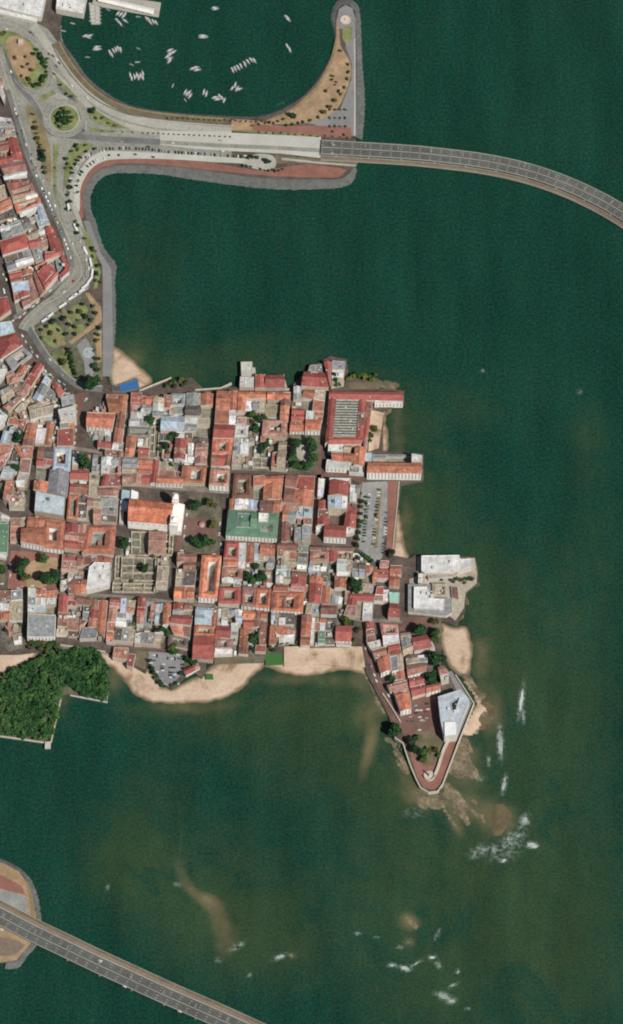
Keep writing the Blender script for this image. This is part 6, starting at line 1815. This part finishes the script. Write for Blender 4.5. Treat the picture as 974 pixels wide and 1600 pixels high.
for a, b, an, c in ((6, 452, -60, 'w'), (5, 428, -70, 's'), (7, 456, -70, 'w'), (10, 436, -70, 'w')): vehicle(a, b, R(an), c, 'in the dark street at left edge', 3.35)
for a, b, an, c in ((157, 1501, -26, 'w'), (2, 1452, -26, 'w')): vehicle(a, b, R(an), c, 'on the bottom left viaduct', 6.06, parked=False)
for a, b, an, c in ((195, 1541, -26, 'w'), (281, 1580, -26, 'w')): vehicle(a, b, R(an), c, 'near viaduct foot at bottom edge', 6.06, parked=False)
for a, b, an, c in ((519, 239, -3, 's'), (521, 226, -3, 's'), (820, 254, -14, 's')): vehicle(a, b, R(an), c, 'on the curving viaduct', 6.06, parked=False)

# ================================================================ boats
def boat_meshes(kind):
    Lb, Wb = {'skiff': (7, 1.9), 'boat': (10, 3.0), 'barge': (13, 6)}[kind]; n = 7; prof = []
    for i in range(n):
        t = i/(n-1); x = -Lb/2+Lb*t; wd = Wb/2*(1-max(0, (t-.55)/.45)**2.0)*(.85+.15*min(1, t*4)); prof.append((x, max(.05, wd)))
    top = [(x, -w_, 1.0+.5*max(0, (x/Lb))) for x, w_ in prof]+[(x, w_, 1.0+.5*max(0, (x/Lb))) for x, w_ in prof[::-1]]
    bot = [(x*.94, y*.7, -.4) for x, y, z in top]; m_ = len(top); V = top+bot
    F = [(i, m_+i, m_+(i+1) % m_, (i+1) % m_) for i in range(m_)]+[tuple(range(2*m_-1, m_-1, -1))]
    inn = [(x*.95, y*.86, z) for x, y, z in top]; fl = [(x*.93, y*.84, .55) for x, y, z in top]; k = len(V); V += inn+fl
    F += [(i, (i+1) % m_, k+(i+1) % m_, k+i) for i in range(m_)]+[(k+i, k+(i+1) % m_, k+m_+(i+1) % m_, k+m_+i) for i in range(m_)]
    hull_ = mesh('hull', V, F); hull_.materials.append(M['carpaint'])
    dk = mesh('deck', fl, [tuple(range(m_))]); 
    dk = mesh('deck', *merge(([(x, y, .6) for x, y, z in fl], [tuple(range(m_))]), box(-Lb*.3, 0, .6, .5, Wb*.8, .35), box(0, 0, .6, .4, Wb*.8, .3))); dk.materials.append(M['plain'])
    cb = None
    if kind != 'skiff':
        cb = mesh('cabin', *merge(box(-Lb*.12, 0, .6, Lb*.34, Wb*.62, 1.7), box(-Lb*.12, 0, 2.3, Lb*.42, Wb*.75, .15), box(Lb*.02, 0, 2.4, .15, .15, 2.5))); cb.materials.append(M['carpaint'])
    return hull_, dk, cb
BM = {k: boat_meshes(k) for k in ('skiff', 'boat', 'barge')}
rb = random.Random(4)
BC = {'w': ((.50, .52, .52), 'white'), 'g': ((.27, .30, .30), 'grey'), 'b': ((.10, .25, .42), 'blue'), 't': ((.40, .33, .26), 'brown'), 'c': ((.22, .34, .33), 'faded green')}
def boat(px, py, ang, c, place, kind='boat', s=1.0):
    p = at(px, py, 1); root = empty('moored_boat', (p.x, p.y, 0), R(ang+rb.uniform(-6, 6))); root.scale = (s*.98, s*.92, s*.92)
    col, cn = BC[c]; ms = BM[kind]
    for m_, nm_b in zip(ms, ('hull', 'deck', 'cabin')):
        if m_ is None: continue
        o = link(nm_b, m_, None, root); o.color = (*(col if nm_b == 'hull' else ((.28, .27, .25) if nm_b == 'deck' else (.5, .5, .5))), 1)
    w_ = {'skiff': 'open skiff', 'boat': 'boat', 'barge': 'barge'}[kind]; desc = f'{cn} {w_}'
    tag(root, None, 'boat', 'boats moored in the harbour'); reg(root, desc, desc+'s', place, (px, -py, 0))
def B6(ox, lst, place, kind='boat'):
    a0 = lst[0][2]; n_ = len(lst); par = n_ >= 3 and kind == 'boat' and 'jetty' not in place
    for u_, v_, an, c in lst:
        an = a0+rb.uniform(-9, 9) if par else an
        boat(ox+u_/6.01, v_/6.01, an, c, place, kind)
B6(150, [(118, 92, -30, 'g')], 'below the left end of long pier', 'skiff')
B6(150, [(212, 122, 60, 'g'), (240, 130, -10, 'w'), (262, 146, -10, 'w'), (278, 128, -20, 'c')], 'in the upper raft under the pier')
B6(150, [(205, 195, -45, 'w'), (218, 212, -45, 'w'), (234, 228, -45, 'g'), (278, 198, -20, 'g')], 'in the second raft under the pier')
B6(150, [(400, 156, -10, 'g')], 'alone under the pier middle', 'skiff')
B6(150, [(480, 180, -60, 't'), (500, 190, -70, 'w'), (515, 215, -70, 'g'), (540, 205, -60, 't'), (568, 215, -70, 'g')], 'at the right end of long pier')
B6(150, [(15, 440, 15, 'w'), (22, 462, 25, 'w'), (2, 455, 15, 'g')], 'in the pair left of pink raft')
B6(150, [(132, 496, -70, 'w'), (150, 515, -40, 'w'), (168, 480, 50, 'g'), (190, 470, -60, 't'), (210, 458, -60, 'g'), (232, 470, -60, 'w')], 'in the pinkish raft at left')
B6(150, [(402, 456, -30, 'b')], 'alone in the middle left harbour', 'skiff')
B6(150, [(392, 582, 12, 'w'), (338, 606, -22, 'g')], 'above the ragged raft', 'skiff')
B6(150, [(322, 700, 100, 'g'), (335, 728, 80, 'g'), (362, 715, 20, 'c'), (384, 700, 60, 'g'), (400, 720, -70, 'w'), (420, 705, -60, 'g'), (440, 685, -70, 'g'), (438, 722, -60, 'c')], 'in the ragged raft at harbour foot')
B6(150, [(700, 470, 40, 'w'), (730, 488, 25, 'w'), (700, 500, 40, 'w'), (680, 528, 30, 'w'), (700, 548, 15, 'g'), (695, 572, 10, 'g')], 'in the bright raft in mid harbour')
B6(150, [(915, 642, 10, 'g'), (945, 632, -30, 'g'), (955, 655, 0, 'w')], 'in the small raft right of middle')
B6(150, [(725, 802, 70, 'w')], 'alone left of the striped raft', 'skiff')
B6(150, [(842, 862, 65, 'w'), (860, 876, 60, 'g'), (878, 870, 55, 'w'), (888, 898, 45, 'w')], 'in the striped raft near causeway')
B6(150, [(842, 942, -60, 'g')], 'just below the striped raft', 'skiff')
B6(0, [(630, 135, -30, 'w'), (690, 152, -15, 'c')], 'beside the white harbour shed')
B6(0, [(738, 152, -18, 'w')], 'beside the white harbour shed', 'barge')
B6(0, [(686, 219, -10, 'w'), (600, 290, -10, 'w'), (572, 340, -70, 'g'), (585, 378, -68, 'g')], 'along the left harbour bank', 'skiff')
B6(0, [(812, 335, 20, 'w'), (830, 350, -20, 'g'), (850, 335, 30, 'g')], 'in the trio below the jetty')
B6(0, [(825, 536, -3, 'g')], 'alone at lower left harbour', 'skiff')
B6(0, [(875+(i % 2)*48, 58+i*17, -8 if i % 2 else 5, rb.choice('gtgw')) for i in range(10)], 'packed along the short jetty')
boat(336, 12, 15, 'g', 'alone at top centre of harbour'); boat(338, 14, 15, 'b', 'alone at top centre of harbour')
boat(449, 27, -40, 'w', 'alone at upper right of harbour', 'boat'); boat(451, 31, -40, 'g', 'alone at upper right of harbour')
boat(318.5, 57, 0, 'w', 'alone at upper centre of harbour', 'barge'); boat(449.5, 73, -62, 'g', 'paired at right of harbour', 'boat', 1.1); boat(453, 78, -62, 'w', 'paired at right of harbour', 'boat', 1.1)
for i, (a, b) in enumerate(((364, 110), (368, 108), (372.5, 106), (377, 103.5), (383, 100.5), (388, 97), (393, 94), (398, 95))): boat(a, b, -62 if i < 5 else -52, 'wgwgwcgc'[i], 'in the diagonal row at right', 'boat', 1.05)
for a, b, an, c in ((364, 137, 60, 'g'), (368, 132, 75, 'w'), (371, 138, 60, 'w'), (375, 139, 20, 'g')): boat(a, b, an, c, 'in the fan-shaped raft')
boat(319, 143, 75, 'w', 'in the pair near causeway'); boat(323, 146, 75, 'w', 'in the pair near causeway')
for a, b, an, c in ((337, 152, 20, 'w'), (341, 155, 10, 'w'), (344, 151, -60, 'g'), (348, 154, -60, 'w'), (351, 156, 70, 'g')): boat(a, b, an, c, 'in the lowest raft near causeway')

# street lamps on the boulevard deck and viaducts
def lamp(p, z, ang, place, pos):
    root = empty('street_lamp', (p.x, p.y, z), ang)
    v, f = merge(box(0, 0, 0, .25, .25, 9)); obj('post', v, f, M['concrete'], root); v, f = merge(box(1.0, 0, 9, 2.2, .2, .15), box(2.1, 0, 8.9, .8, .35, .2), box(-1.0, 0, 9, 2.2, .2, .15), box(-2.1, 0, 8.9, .8, .35, .2)); obj('lamp_arm', v, f, M['paint'], root)
    tag(root, None, 'street lamp', 'street lamps '+place); reg(root, 'twin-armed street lamp', 'twin-armed street lamps', place, pos)
for l, place in ((EB, 'on the curving viaduct'), (WB, 'on the bottom left viaduct')):
    for i in range(3, len(l)-1, 8):
        t = l[i+1]-l[i] if i+1 < len(l) else l[i]-l[i-1]
        lamp(l[i], 6.5, math.atan2(t.y, t.x)+math.pi/2, place, (l[i].x, l[i].y, 0))
finish_labels()
